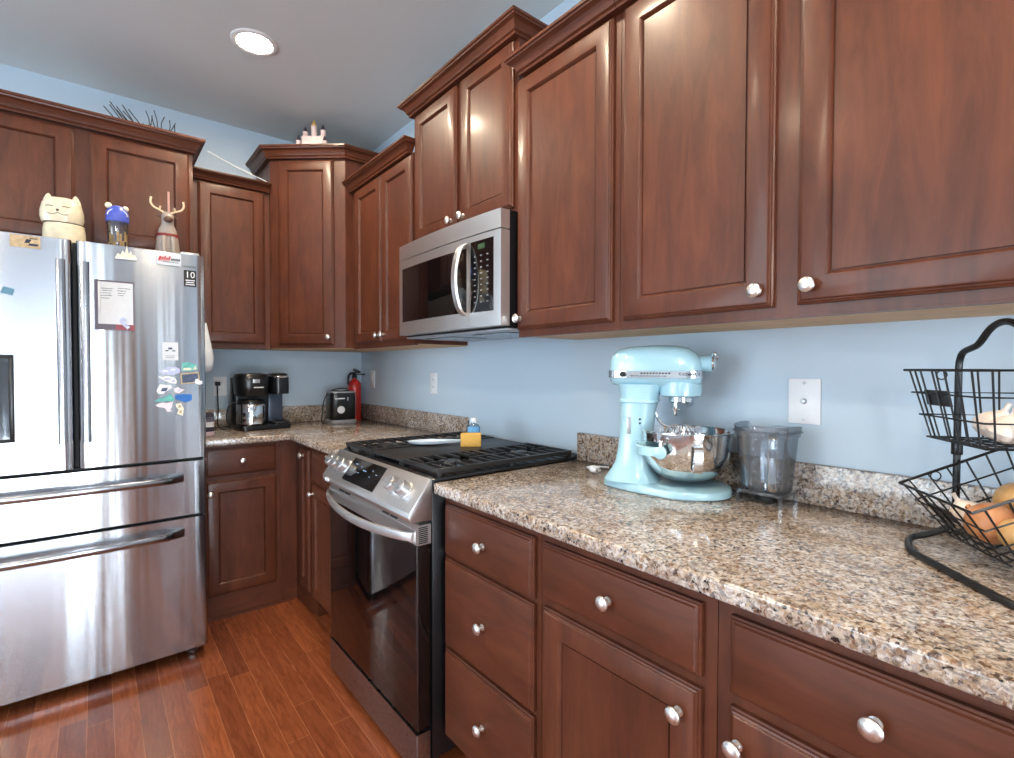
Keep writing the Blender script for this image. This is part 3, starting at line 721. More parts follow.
prof = [(-0.094, 0.084, 0.076, 0.0245), (-0.096, 0.074, 0.071, 0.036), (-0.095, 0.062, 0.063, 0.055), (-0.091, 0.054, 0.056, 0.080), (-0.088, 0.050, 0.052, 0.12), (-0.084, 0.049, 0.051, 0.18), (-0.080, 0.051, 0.053, 0.235), (-0.077, 0.055, 0.055, 0.262), (-0.076, 0.058, 0.056, 0.285), (-0.072, 0.068, 0.060, 0.312)]
col.loft([ring_xy(cx, 0, a, w, 2.7, z) for cx, a, w, z in prof]).build('column', 'mint', mx)
b = MB().loft([ring_xy(-0.0785, 0, 0.0555, 0.0565, 2.7, 0.256), ring_xy(-0.0775, 0, 0.0585, 0.0585, 2.7, 0.259), ring_xy(-0.0775, 0, 0.0585, 0.0585, 2.7, 0.264), ring_xy(-0.077, 0, 0.0565, 0.0575, 2.7, 0.267)])
b.build('column_collar', 'mint', mx)
hd = MB(); rings = []
for x, hw, zb, zt in ((-0.161, 0.014, 0.330, 0.362), (-0.159, 0.034, 0.316, 0.384), (-0.151, 0.050, 0.308, 0.404), (-0.133, 0.060, 0.304, 0.417), (-0.10, 0.065, 0.302, 0.424), (-0.03, 0.066, 0.302, 0.427), (0.03, 0.065, 0.300, 0.425), (0.062, 0.062, 0.302, 0.418), (0.082, 0.055, 0.305, 0.404), (0.094, 0.046, 0.310, 0.388), (0.099, 0.034, 0.318, 0.372), (0.100, 0.015, 0.330, 0.356)):
    c = (zb + zt) / 2; hh = (zt - zb) / 2
    rings.append([(x, y, c + z) for y, z in sell(hw, hh, 2.8, 32)])
hd.loft(rings).build('head', 'mint', mx)
# chrome band round the head
b = MB(); rings = []
for z, o in ((0.330, 0.0), (0.331, 0.0025), (0.351, 0.0025), (0.352, 0.0)):
    rings.append([(-0.031 + x, y, z) for x, y in sell(0.131 + o, 0.0665 + o, 5.0, 48)])
bd = b.loft(rings).build('band', 'chrome', mx)
b = MB(); text_into(b, 'KitchenAid', 0.0125, (0.042, -0.0698, 0.3385), (1, 0, 0), (0, 0, 1), 0.0006)
for k in range(10): b.box(-0.062 + k * 0.0085, -0.0565 + k * 0.0085, -0.0700, -0.0688, 0.3425, 0.3465)
for k in range(12): b.box(-0.090 + k * 0.0085, -0.0835 + k * 0.0085, -0.0700, -0.0688, 0.3355, 0.3375)
b.build('band_lettering', 'ink', bd, smooth=0)
MB().lathe([(0.0085, -0.0688), (0.0085, -0.076), (0.006, -0.079), (0, -0.079)], 16, (-0.113, 0, 0.341), 'y').build('speed_knob', 'black', mx)
# planetary under the nose
b = MB().lathe([(0.010, 0.276), (0.050, 0.276), (0.058, 0.280), (0.060, 0.300), (0.058, 0.318), (0.02, 0.32)], 32, (0.040, 0, 0)); b.build('gear_housing', 'mint', mx)
b = MB().lathe([(0.033, 0.2755), (0.033, 0.262), (0.028, 0.258), (0.0, 0.258)], 28, (0.040, 0, 0)).build('planetary', 'chrome', mx)
b2 = MB().lathe([(0.0065, 0.258), (0.0065, 0.222), (0.005, 0.219), (0, 0.219)], 14, (0.028, -0.01, 0)); b2.box(0.016, 0.040, -0.012, -0.008, 0.238, 0.241); b2.build('beater_shaft', 'chrome', b)
# hub with thumb screw on the nose
MB().lathe([(0.024, 0.094), (0.024, 0.122), (0.021, 0.126), (0, 0.126)], 24, (0, 0, 0.372), 'x').build('attachment_hub', 'mint', mx)
MB().lathe([(0.0205, 0.1263), (0.0205, 0.131), (0.015, 0.135), (0, 0.136)], 24, (0, 0, 0.372), 'x').build('hub_cover', 'chrome', mx)
b = MB().tube(smooth_path([(0.126, -0.012, 0.396), (0.129, -0.018, 0.402), (0.135, -0.021, 0.400), (0.138, -0.020, 0.392), (0.140, -0.014, 0.385)], 2), 0.003, 8); b.build('hub_latch', 'chrome', mx)
# bowl arms and bowl
b = MB()
for s in (-1, 1):
    p = smooth_path([(-0.070, s * 0.045, 0.132), (-0.070, s * 0.095, 0.130), (-0.045, s * 0.128, 0.130), (0.005, s * 0.1375, 0.130)], 2)
    b.loft([[(q.x + 0.0, q.y - s * 0.006, q.z - 0.013), (q.x, q.y + s * 0.007, q.z - 0.011), (q.x, q.y + s * 0.007, q.z + 0.011), (q.x, q.y - s * 0.006, q.z + 0.013)] for q in p])
    b.lathe([(0.0165, s * 0.128), (0.0165, s * 0.148), (0.013, s * 0.150), (0, s * 0.150)], 20, (0.005, 0, 0.130), 'y')
b.box(-0.078, -0.050, -0.060, 0.060, 0.117, 0.147)
arms = b.build('bowl_arms', 'mint', mx, smooth=40)
bc = (0.056, 0, 0)
out = [(0.034, 0.037), (0.050, 0.038), (0.073, 0.046), (0.095, 0.062), (0.111, 0.084), (0.1205, 0.108), (0.124, 0.130), (0.1260, 0.176), (0.1285, 0.178), (0.1285, 0.1805), (0.1245, 0.1805)]
inn = [(0.1225, 0.176), (0.121, 0.130), (0.117, 0.108), (0.108, 0.086), (0.092, 0.065), (0.070, 0.049), (0.045, 0.0415), (0.0, 0.041)]
bw = MB().lathe([(0, 0.037)] + out + inn, 48, bc).build('bowl', 'chrome', mx, smooth=40)
ha = R(-72); hx, hy = math.cos(ha), math.sin(ha)
def at(rr, z, off=0.0): return (bc[0] + hx * rr - hy * off, hy * rr + hx * off, z)
pth = smooth_path([at(0.1235, 0.150), at(0.145, 0.151), at(0.154, 0.142), at(0.154, 0.10), at(0.150, 0.082), at(0.138, 0.080), at(0.1125, 0.090)], 2)
b = MB().loft([[Vector(p) + Vector((-hy, hx, 0)) * s for s in (-0.011, 0.011)] + [Vector(p) + Vector((-hx * 0.003 + -hy * s, -hy * 0.003 + hx * s, -0.002)) for s in (0.011, -0.011)] for p in pth])
b.build('bowl_handle', 'chrome', bw, smooth=40)
b = MB()
for s in (-1, 1): b.lathe([(0.0065, 0.130), (0.0065, 0.160), (0.004, 0.163), (0, 0.163)], 12, (0.005, s * 0.1375, 0))
b.build('bowl_pin', 'chrome', mx)
b = MB().box(-0.104, -0.092, -0.0542, -0.0505, 0.165, 0.215); b.build('bracket_slot', 'grey', mx, bevel=0.001)
b = MB()
for z in (0.198, 0.210): b.lathe([(0.003, -0.0500), (0.003, -0.0545), (0, -0.0545)], 10, (-0.066, 0, z), 'y')
b.build('screw', 'ink', mx)
b = MB().tube(smooth_path([(-0.034, 0.02, 0.23), (-0.026, 0.02, 0.205), (-0.010, 0.02, 0.188), (0.02, 0.02, 0.183)], 2), 0.004, 8); b.build('bowl_spring', 'chrome', mx)
# whisk standing in the bowl
wk = thing('wire_whisk', 'wire whisk sitting head-up inside the mixer bowl', 'whisk', MATW[mx.name] @ Vector((0.044, -0.01, 0.0415)), R(-64))
b = MB()
for k in range(6):
    a = PI * k / 6; ca, sa = math.cos(a), math.sin(a); pts = []
    for j in range(15):
        t = j / 14; u = -1 + 2 * t; rr = 0.070 * math.copysign(abs(u) ** 0.7, u); z = 0.055 + 0.098 * (1 - abs(u) ** 2.6)
        pts.append((rr * ca, rr * sa, z))
    pts = [(0.006 * -ca, 0.006 * -sa, 0.03)] + pts + [(0.006 * ca, 0.006 * sa, 0.03)]
    b.tube(pts, 0.0016, 6)
b.build('wires', 'chrome', wk)
MB().lathe([(0.0, 0.0), (0.012, 0.0), (0.013, 0.004), (0.010, 0.03), (0.008, 0.036), (0.0, 0.037)], 16).build('handle', 'chrome', wk)
# plug and lead behind the mixer
pl = thing('power_plug', 'white power plug with short lead lying behind the stand mixer', 'plug', (-0.155, -2.335, 0.9152), R(75))
MB().loft([[(x, y, z + 0.012) for y, z in sell(a, c, 3, 16)] for x, a, c in ((-0.022, 0.010, 0.008), (-0.018, 0.013, 0.011), (0.004, 0.014, 0.012), (0.016, 0.008, 0.008), (0.030, 0.004, 0.004))]).build('plug_body', 'white', pl)
MB().box(-0.036, -0.0222, -0.0075, -0.006, 0.008, 0.016).box(-0.036, -0.0222, 0.006, 0.0075, 0.008, 0.016).build('prongs', 'chrome', pl, smooth=0)
MB().tube(smooth_path([(0.029, 0, 0.012), (0.05, -0.004, 0.008), (0.062, -0.03, 0.005), (0.055, -0.06, 0.005), (0.03, -0.085, 0.005)], 3), 0.0038, 8).build('lead', 'white', pl)

# ------------------------------------------------------------------ blender jar
bj = thing('blender_jar', 'empty clear plastic blender jar standing on its square base', 'blender jar', (-0.086, -2.884, 0.9152), RZ)
def sq(a, z, k=36, n=3.8, dz=None): return [(x, y, z + (dz(x, y) if dz else 0)) for x, y in sell(a, a * 0.8, n, k)]
lip = lambda x, y: 0.005 * math.cos(2 * math.atan2(y, x) + 0.6) - (0.012 if abs(math.atan2(y, x) - 2.2) < 0.33 else 0)
outer = [(0.054, 0.034), (0.057, 0.040), (0.064, 0.120), (0.069, 0.176)]
rings = [sq(a, z) for a, z in outer] + [sq(0.0735, 0.180), sq(0.0745, 0.190), sq(0.0765, 0.206, dz=lip), sq(0.074, 0.206, dz=lip), sq(0.072, 0.190), sq(0.0665, 0.178), sq(0.0615, 0.12), sq(0.0545, 0.042), sq(0.050, 0.0395)]
MB().loft(rings).build('jar', 'clear', bj, smooth=40)
b = MB()
for k in range(8):
    a = PI / 4 * k + PI / 8
    p0 = Vector((math.cos(a), math.sin(a) * 0.8, 0))
    b.tube([p0 * 0.0575 + Vector((0, 0, 0.045)), p0 * 0.065 + Vector((0, 0, 0.13))], 0.0022, 6)
b.build('ribs', 'clear', bj)
MB().tube([(x, y, 0.1915) for x, y in sell(0.0765, 0.0615, 3.8, 40)], 0.0026, 8, closed=True).build('rim_bead', 'clear', bj)
hp = smooth_path([(0.046, -0.057, 0.192), (0.050, -0.078, 0.190), (0.050, -0.083, 0.172), (0.048, -0.079, 0.10), (0.044, -0.072, 0.058), (0.042, -0.060, 0.046), (0.040, -0.0445, 0.048)], 2)
MB().loft([[(p.x + c, p.y + s * 0.6, p.z + s * 0.5) for c, s in sell(0.011, 0.009, 3, 14)] for p in hp]).build('handle', 'clear', bj, smooth=50)
b = MB().prism(rrect(-0.060, 0.060, -0.050, 0.050, 0.008), 0.026, 0.0338)
for x in (-1, 1):
    for y in (-1, 1): b.box(x * 0.055 - 0.004, x * 0.055 + 0.004, y * 0.045 - 0.004, y * 0.045 + 0.004, 0.0, 0.0258)
b.build('base_plate', 'clear', bj, smooth=40)
b = MB().lathe([(0.026, 0.006), (0.026, 0.0255), (0, 0.0255)], 20); b.build('blade_socket', 'blackm', bj)
b = MB()
for k in range(4):
    a = PI / 2 * k + 0.3; b.loft([[(0, 0, 0.047), (0.004 * math.cos(a + 1.57), 0.004 * math.sin(a + 1.57), 0.047), (0, 0, 0.049)], [(0.032 * math.cos(a), 0.032 * math.sin(a), 0.056), (0.032 * math.cos(a) + 0.002, 0.032 * math.sin(a), 0.056), (0.032 * math.cos(a), 0.032 * math.sin(a), 0.058)]])
b.lathe([(0.009, 0.0396), (0.008, 0.050), (0, 0.052)], 14)
b.build('blades', 'chrome', bj)

# ------------------------------------------------------------------ two-tier wire basket
wb = thing('wire_basket', 'black two-tier wire basket stand with an arched handle', 'basket', (-0.24, -3.34, 0.9152))
F1 = Vector((-0.200, -3.205, 0)); E2 = Vector((-0.79, -0.61, 0)).normalized(); E1 = Vector((0.61, -0.79, 0)).normalized()
def wp(a, bq, z): return F1 + E2 * a + E1 * bq + Vector((0, 0, z))
W2, D1 = 0.225, 0.215
P1 = wp(-0.012, 0.100, 0); P2 = wp(W2 + 0.012, 0.100, 0)
def pz(p, z): return Vector((p.x, p.y, z))
pm = lambda s, z: pz(P1 + (P2 - P1) * s, z)
hpts = [pz(P1, 0.965), pz(P1, 1.10), pz(P1, 1.272), pm(0.01, 1.292), pm(0.05, 1.308), pm(0.16, 1.314), pm(0.24, 1.320), pm(0.36, 1.350), pm(0.5, 1.360), pm(0.64, 1.350), pm(0.76, 1.320), pm(0.84, 1.314), pm(0.95, 1.308), pm(0.99, 1.292), pz(P2, 1.272), pz(P2, 1.10), pz(P2, 0.965)]
MB().tube(smooth_path(hpts, 2), 0.0062, 10).build('handle', 'wire', wb, True)
b = MB()
bp = [pz(P1, 0.966), pz(P1 - E1 * 0.012, 0.950), pz(P1 - E1 * 0.045, 0.934), wp(-0.02, 0.02, 0.9225), Vector((-0.262, -3.232, 0.9222)), Vector((-0.275, -3.243, 0.9222)), Vector((-0.42, -3.382, 0.9222)), Vector((-0.435, -3.405, 0.9222)), pz(P2 - E1 * 0.005, 0.930), pz(P2 - E1 * 0.002, 0.950), pz(P2, 0.966)]
b.tube(smooth_path(bp, 2), 0.0065, 10)
b.tube(smooth_path([pz(P1, 0.966), pz(P1 + E1 * 0.03, 0.945), pz(P1 + E1 * 0.10, 0.9225), pz(P2 + E1 * 0.10, 0.9225), pz(P2 + E1 * 0.03, 0.945), pz(P2, 0.966)], 2), 0.0065, 10)
b.build('base_frame', 'wire', wb, True)
for p in (P1, P2): MB().lathe([(0.0085, 1.10), (0.0095, 1.102), (0.0095, 1.128), (0.0085, 1.130)], 14, (p.x, p.y, 0)).build('collar', 'wire', wb, True)
def wire_tray(name, fn, depth, nx=6, ny=6, taper=0.028):
    """fn(a, b, h): a across the front, b front to back, h height above the floor of the tray"""
    b = MB(); r = 0.0018
    def rect(h, ins, rr): b.tube([fn(ins, ins, h), fn(W2 - ins, ins, h), fn(W2 - ins, D1 - ins, h), fn(ins, D1 - ins, h)], rr, 6, closed=True)
    rect(depth, 0, 0.0028); rect(depth * 0.66, taper * 0.34, r); rect(depth * 0.33, taper * 0.67, r); rect(0, taper, 0.002)
    for k in range(nx):
        t = (k + 0.5) / nx; a0 = W2 * t; a1 = taper + (W2 - 2 * taper) * t
        b.tube([fn(a0, 0, depth), fn(a1, taper, 0), fn(a1, D1 - taper, 0), fn(a0, D1, depth)], r, 6)
    for k in range(ny):
        t = (k + 0.5) / ny; c0 = D1 * t; c1 = taper + (D1 - 2 * taper) * t
        b.tube([fn(0, c0, depth), fn(taper, c1, 0), fn(W2 - taper, c1, 0), fn(W2, c0, depth)], r, 6)
    o = b.build(name, 'wire', wb, True)
    tg = MB(); c = fn(W2 * 0.38, 0.0, depth * 0.66) + Vector((0, 0, 0)); a_ = (fn(1, 0, 0) - fn(0, 0, 0)).normalized(); up_v = (fn(0, 0, depth) - fn(0, taper, 0)).normalized(); nn = a_.cross(up_v)
    tg.obox(fn(W2 * 0.40, taper * 0.40, depth * 0.60) - nn * 0.002, (a_, up_v, nn), (0.038, 0.0145, 0.0012)); tg.build('name_plate', 'wire', o, True, smooth=0)
    rg_ = MB(); cc_ = fn(0.0, 0.065, depth - 0.010)
    rg_.tube([cc_ + E1 * 0.009 * math.cos(q * PI / 6) + Vector((0, 0, 0.009 * math.sin(q * PI / 6))) for q in range(12)], 0.0014, 6, closed=True); rg_.build('hook_ring', 'wire', o, True)
    return o
UT = lambda a, bq, h: wp(a, bq, 1.140 + h)
wire_tray('upper_tray', UT, 0.131)
tilt = R(24); LZ = 0.937
def LT(a, bq, h):
    return wp(a, 0.040 + bq * math.cos(tilt) - h * math.sin(tilt), LZ + bq * math.sin(tilt) + h * math.cos(tilt))
wire_tray('lower_tray', LT, 0.112)
# onions, potatoes and garlic
def skin_mat(name, c1, c2, scale, stretch=(1, 1, 0.25)):
    m_, nt, bb = base_mat(name); v = mapping(nt, stretch); n_ = noise(nt, v, scale, 4, 0.6, 0.4)
    r_ = ramp(nt, n_.outputs['Fac'], [(0.3, rgb(*c1)), (0.7, rgb(*c2))]); nt.links.new(r_.outputs['Color'], bb.inputs['Base Color']); bb.inputs['Roughness'].default_value = 0.35
    return m_
M['onion'] = skin_mat('onion_skin', (176, 104, 58), (214, 156, 110), 30)
M['potato'] = skin_mat('potato_skin', (186, 138, 82), (214, 172, 116), 22, (1, 1, 1))
M['garlic'] = skin_mat('garlic_skin', (214, 196, 182), (242, 234, 226), 26)
def onion(loc, r, rx, ry, label, mat_='onion', grp='onions in the lower tray'):
    t = thing('onion' if mat_ == 'onion' else 'garlic_bulb', label, 'onion' if mat_ == 'onion' else 'garlic', loc, ry, grp)
    rot = Matrix.Rotation(rx, 4, 'X')
    if mat_ == 'onion':
        pr = [(0, -0.88), (0.25, -0.86), (0.62, -0.70), (0.90, -0.36), (1.0, 0.0), (0.93, 0.34), (0.70, 0.64), (0.40, 0.84), (0.20, 0.96)]
        tip = [(0.205, 0.955), (0.14, 1.08), (0.10, 1.22), (0.14, 1.34), (0.0, 1.36)]
        MB().lathe([(a * r, h * r) for a, h in pr] + [(0, 0.97 * r)], 24).xf(rot).build('bulb', mat_, t)
    else:
        tip = [(0.20, 0.88), (0.13, 1.05), (0.12, 1.3), (0.16, 1.42), (0.0, 1.43)]; rings = []
        for a, h in ((0.01, -0.78), (0.5, -0.76), (0.86, -0.5), (1.0, -0.1), (0.90, 0.25), (0.62, 0.58), (0.34, 0.78), (0.2, 0.9)):
            rings.append([(r * a * (1 + 0.07 * a * abs(math.cos(4 * 2 * PI * k / 40))) * math.cos(2 * PI * k / 40), r * a * (1 + 0.07 * a * abs(math.cos(4 * 2 * PI * k / 40))) * math.sin(2 * PI * k / 40), r * h) for k in range(40)])
        MB().loft(rings).xf(rot).build('bulb', mat_, t)
    MB().lathe([(0, tip[0][1] * r)] + [(a * r, h * r) for a, h in tip], 12).xf(rot).build('stem', mat_, t)
def potato(loc, sx, sy, sz, rz, label):
    t = MB().sphere((0, 0, 0), 1, 24, 16, (sx, sy, sz))
    for i, p in enumerate(t.v):
        q = 1 + 0.05 * math.sin(p.x * 60 + 1) + 0.04 * math.sin(p.y * 75 + p.z * 50); t.v[i] = p * q
    o = t.build('potato', 'potato', None, smooth=180); o.location = loc; o.rotation_euler = (0, 0, rz)
    tag(o, label, 'potato', 'potatoes in the lower tray')
def inL(a, bq, h): return LT(a, bq, h)
onion(inL(0.056, 0.062, 0.040), 0.028, R(-30), 0.4, 'white garlic bulb at the left end of the lower tray', 'garlic', 'garlic in the basket')
onion(inL(0.126, 0.060, 0.041), 0.038, R(70), 2.4, 'brown onion in front in the lower tray, next to the garlic')
potato(inL(0.080, 0.138, 0.040), 0.042, 0.034, 0.033, 0.3, 'yellow-brown potato lying behind the brown onion')
onion(inL(0.160, 0.140, 0.042), 0.036, R(20), 1.0, 'onion at the right-hand edge of the photo in the lower tray')
potato(inL(0.180, 0.062, 0.036), 0.024, 0.017, 0.025, 1.2, 'small potato at the near end of the lower tray')
def inU(a, bq, h): return UT(a, bq, h)
onion(inU(0.110, 0.092, 0.032), 0.031, R(25), 0.5, 'garlic bulb lying in the upper tray beside the handle post', 'garlic', 'garlic in the basket')
onion(inU(0.110, 0.164, 0.032), 0.029, R(-35), 1.5, 'garlic bulb at the back of the upper tray', 'garlic', 'garlic in the basket')
onion(inU(0.175, 0.070, 0.032), 0.027, R(-20), 2.5, 'garlic bulb at the near end of the upper tray', 'garlic', 'garlic in the basket')
# ------------------------------------------------------------------ coffee maker
cm = thing('coffee_maker', 'black coffee maker with a steel carafe and single-cup side, beside the refrigerator', 'coffee maker', (-0.735, -0.240, 0.9152), R(4))
MB().prism(rrect(-0.135, 0.148, -0.125, 0.105, 0.03), 0.0, 0.028).build('base', 'black', cm, bevel=0.004)
MB().prism(rrect(-0.135, 0.148, 0.020, 0.105, 0.025), 0.0285, 0.300).build('water_tank', 'black', cm, bevel=0.004)
b = MB().loft([ring_xy(-0.048, -0.035, 0.090, 0.086, 2.6, z) if False else [( -0.048 + x * s, -0.020 + y * s, z) for x, y in sell(0.092, 0.095, 2.8, 36)] for s, z in ((0.86, 0.196), (0.93, 0.205), (0.97, 0.25), (1.0, 0.286), (0.98, 0.308), (0.86, 0.322), (0.5, 0.328))])
bh = b.build('brew_head', 'black', cm)
b = MB()
for k in range(8): b.box(-0.062 + k * 0.0068, -0.0575 + k * 0.0068, -0.1175, -0.1100, 0.243, 0.249)
b.build('logo_print', 'white', bh, smooth=0)
MB().loft([[(-0.048 + x, -0.112 + y, z) for x, y in sell(0.020, 0.006, 2.5, 16)] for z in (0.272, 0.276, 0.288, 0.292)]).build('lid_grip', 'grey', bh)
tw = MB().loft([[(0.096 + x * s, -0.025 + y * s, z) for x, y in sell(0.052, 0.088, 3.2, 36)] for s, z in ((0.98, 0.205), (1.0, 0.215), (1.0, 0.300))]).build('cup_side', 'black', cm)
MB().loft([[(0.096 + x * s, -0.025 + y * s, z) for x, y in sell(0.053, 0.089, 3.2, 36)] for s, z in ((1.0, 0.3004), (1.02, 0.304), (1.02, 0.310), (0.97, 0.312))]).build('trim_ring', 'chrome', tw)
MB().loft([[(0.096 + x * s, -0.025 + y * s, z) for x, y in sell(0.048, 0.080, 3.0, 36)] for s, z in ((0.98, 0.3124), (0.96, 0.322), (0.7, 0.328))]).build('pod_lid', 'black', tw)
M['slate'] = mat('slate_plastic', rgb(74, 82, 98), 0.3, metal=0.4)
MB().box(0.056, 0.138, 0.006, 0.0195, 0.030, 0.203).build('back_panel', 'slate', cm, bevel=0.004)
MB().prism(rrect(0.055, 0.140, -0.112, 0.004, 0.012), 0.0285, 0.040).build('drip_tray', 'blackm', cm, bevel=0.002)
cf = MB().lathe([(0, 0.030), (0.070, 0.030), (0.075, 0.036), (0.076, 0.060), (0.076, 0.140), (0.072, 0.150), (0, 0.150)], 36, (-0.058, -0.045, 0)).build('carafe', 'chrome', cm)
MB().lathe([(0.073, 0.1504), (0.073, 0.163), (0.060, 0.176), (0, 0.178)], 32, (-0.058, -0.045, 0)).build('carafe_lid', 'black', cf)
hp = smooth_path([(-0.118, -0.065, 0.168), (-0.160, -0.080, 0.166), (-0.186, -0.088, 0.145), (-0.194, -0.090, 0.095), (-0.190, -0.088, 0.055), (-0.176, -0.082, 0.038)], 2)
MB().loft([[(p.x + s * 0.8, p.y + c, p.z + s * 0.5) for c, s in sell(0.011, 0.008, 3, 12)] for p in hp]).build('carafe_handle', 'black', cf, smooth=50)
b = MB().tube(smooth_path([(-0.134, 0.06, 0.03), (-0.17, 0.02, 0.008), (-0.195, -0.02, 0.006), (-0.21, 0.06, 0.02), (-0.185, 0.13, 0.10), (-0.178, 0.17, 0.17), (-0.172, 0.20, 0.225), (-0.169, 0.215, 0.262)], 3), 0.0036, 8)
b.obox((-0.168, 0.216, 0.262), ((1, 0, 0), (0, 1, 0), (0, 0, 1)), (0.012, 0.016, 0.012)); b.build('power_cord', 'black', cm)

# small black toaster seen end-on
ts = thing('toaster', 'small black toaster with a round white dial, beside the fire extinguisher', 'toaster', (-0.2375, -0.225, 0.9152), R(-6))
b = MB().loft([[(x * s, y * s, z) for x, y in sell(0.088, 0.090, 4.5, 40)] for s, z in ((0.97, 0.0), (1.0, 0.005), (1.0, 0.020), (0.96, 0.024))]).build('base', 'grey', ts)
tb = MB().loft([[(x * s, y * s, z) for x, y in sell(0.082, 0.085, 5, 40)] for s, z in ((0.97, 0.0244), (1.0, 0.03), (1.0, 0.185), (0.97, 0.197))]).build('body', 'slate', ts)
tb.data.materials[0] = M['black']
MB().loft([[(x * s, y * s, z) for x, y in sell(0.079, 0.082, 5, 40)] for s, z in ((1.0, 0.1974), (0.98, 0.204), (0.9, 0.208))]).build('top_rim', 'grey', ts)
b = MB().box(-0.050, -0.022, -0.055, 0.06, 0.2082, 0.2096).box(0.022, 0.050, -0.055, 0.06, 0.2082, 0.2096); b.build('slots', 'gap', ts, smooth=0)
MB().lathe([(0.031, -0.0846), (0.031, -0.090), (0.027, -0.0925), (0, -0.0925)], 28, (-0.022, 0, 0.090), 'y').build('dial_ring', 'blackm', ts)
MB().lathe([(0.0235, -0.0927), (0.0235, -0.097), (0.020, -0.099), (0, -0.099)], 24, (-0.022, 0, 0.090), 'y').build('dial', 'white', ts)
b = MB().box(-0.058, 0.004, -0.0872, -0.0835, 0.158, 0.166); b.build('lever_plate', 'white', ts, smooth=0)
b = MB().box(0.018, 0.027, -0.092, -0.0835, 0.148, 0.170).build('lever', 'grey', ts, bevel=0.002)
b = MB().tube(smooth_path([(0.06, 0.086, 0.03), (0.09, 0.11, 0.12), (0.07, 0.06, 0.222), (0.0, 0.03, 0.224), (-0.06, 0.02, 0.212), (-0.105, 0.01, 0.16), (-0.118, 0.0, 0.06), (-0.128, -0.02, 0.006), (-0.112, -0.06, 0.005), (-0.135, -0.07, 0.005), (-0.118, -0.03, 0.008)], 3), 0.0034, 8); b.build('power_cord', 'black', ts)

# fire extinguisher
fe = thing('fire_extinguisher', 'red fire extinguisher with black valve standing in the corner', 'fire extinguisher', (-0.098, -0.115, 0.9152))
MB().lathe([(0, 0), (0.042, 0), (0.045, 0.004), (0.045, 0.235), (0.041, 0.256), (0.028, 0.272), (0.017, 0.278), (0.017, 0.286), (0, 0.286)], 32).build('cylinder', 'red', fe)
MB().lathe([(0.016, 0.2864), (0.018, 0.290), (0.018, 0.304), (0.013, 0.312), (0.013, 0.330), (0, 0.330)], 20).build('valve', 'black', fe)
b = MB().obox((0.004, -0.030, 0.338), ((1, 0, 0), (0, 0.97, 0.22), (0, -0.22, 0.97)), (0.012, 0.042, 0.007)); b.build('squeeze_handle', 'black', fe, bevel=0.002)
b = MB().obox((0.040, -0.010, 0.314), ((0.9, -0.3, 0), (0.3, 0.9, 0), (0, 0, 1)), (0.034, 0.009, 0.005)); b.build('carry_handle', 'black', fe, bevel=0.002)
b = MB().tube(smooth_path([(-0.014, -0.01, 0.322), (-0.040, -0.022, 0.322), (-0.056, -0.030, 0.296), (-0.058, -0.032, 0.258), (-0.054, -0.030, 0.245)], 2), [0.0065] * 1 + [0.0065] * 16 if False else 0.0075, 10); b.build('nozzle', 'black', fe)

# ------------------------------------------------------------------ wall plates
def plate(name, label, p, axis, w, h, style, grp=None):
    """plate on the far wall (axis x) or the right wall (axis y)"""
    rz = 0 if axis == 'x' else RZ
    t = thing(name, label, 'wall plate', p, rz, grp)
    MB().box(-w / 2, w / 2, -0.0065, -0.0008, -h / 2, h / 2).build('cover_plate', 'white', t, bevel=0.002)
    if style == 'outlet':
        b = MB()
        for z in (-0.021, 0.021): b.lathe([(0.0165, -0.0068), (0.0165, -0.0085), (0, -0.0085)], 20, (0, 0, z), 'y')
        r_ = b.build('receptacle', 'white', t)
        b = MB()
        for z in (-0.021, 0.021):
            for x in (-0.006, 0.006): b.box(x - 0.001, x + 0.001, -0.0091, -0.0087, z - 0.003, z + 0.005)
        b.build('slots', 'gap', r_, smooth=0)
    elif style == 'switch':
        MB().box(-0.0165, 0.0165, -0.0095, -0.0068, -0.033, 0.033).build('rocker', 'white', t, bevel=0.002)
    else:
        MB().lathe([(0.0075, -0.0068), (0.0075, -0.010), (0.005, -0.014), (0, -0.0145)], 16, (0, 0, 0), 'y').build('jack', 'grey', t)
        for z in (-0.049, 0.049): MB().lathe([(0.004, -0.0068), (0.0035, -0.0085), (0, -0.009)], 12, (0, 0, z), 'y').build('screw', 'grey', t)
plate('wall_outlet', 'white outlet behind the coffee maker with a black plug in it', (-0.899, 0, 1.160), 'x', 0.072, 0.116, 'outlet')
plate('wall_outlet', 'white outlet on the right-hand wall above the backsplash left of the range', (0, -1.018, 1.187), 'y', 0.072, 0.116, 'outlet')
plate('wall_switch', 'white wall plate on the right-hand wall next to the fire extinguisher', (0, -0.200, 1.196), 'y', 0.072, 0.116, 'switch')
plate('phone_jack', 'square white phone jack plate on the wall above the blender jar', (0, -2.944, 1.186), 'y', 0.080, 0.122, 'jack')

# ------------------------------------------------------------------ on the range
M['ceramic'] = mat('pale_blue_ceramic', rgb(206, 220, 234), 0.15, coat=0.4, var=0.02)
sr = thing('spoon_rest', 'long pale blue ceramic spoon rest on the range griddle', 'spoon rest', (-0.375, -1.650, 0.9552), math.atan2(-0.095, 0.19))
rings = []
for s, z, o in ((0.55, 0.0005, 0), (0.9, 0.003, 0), (1.0, 0.013, 0), (0.96, 0.0135, 0), (0.85, 0.006, 0), (0.5, 0.004, 0)):
    pts = []
    for i in range(40):
        t = 2 * PI * i / 40; x = 0.118 * math.cos(t); wd = 0.048 if x < -0.02 else 0.048 - 0.028 * min(1, (x + 0.02) / 0.09)
        pts.append((x * s if x < 0 else x * (s * 0.5 + 0.5), wd * math.sin(t) * s, z))
    rings.append(pts)
sro = MB().loft(rings); o = sro.build('dish', 'ceramic', sr, smooth=50)
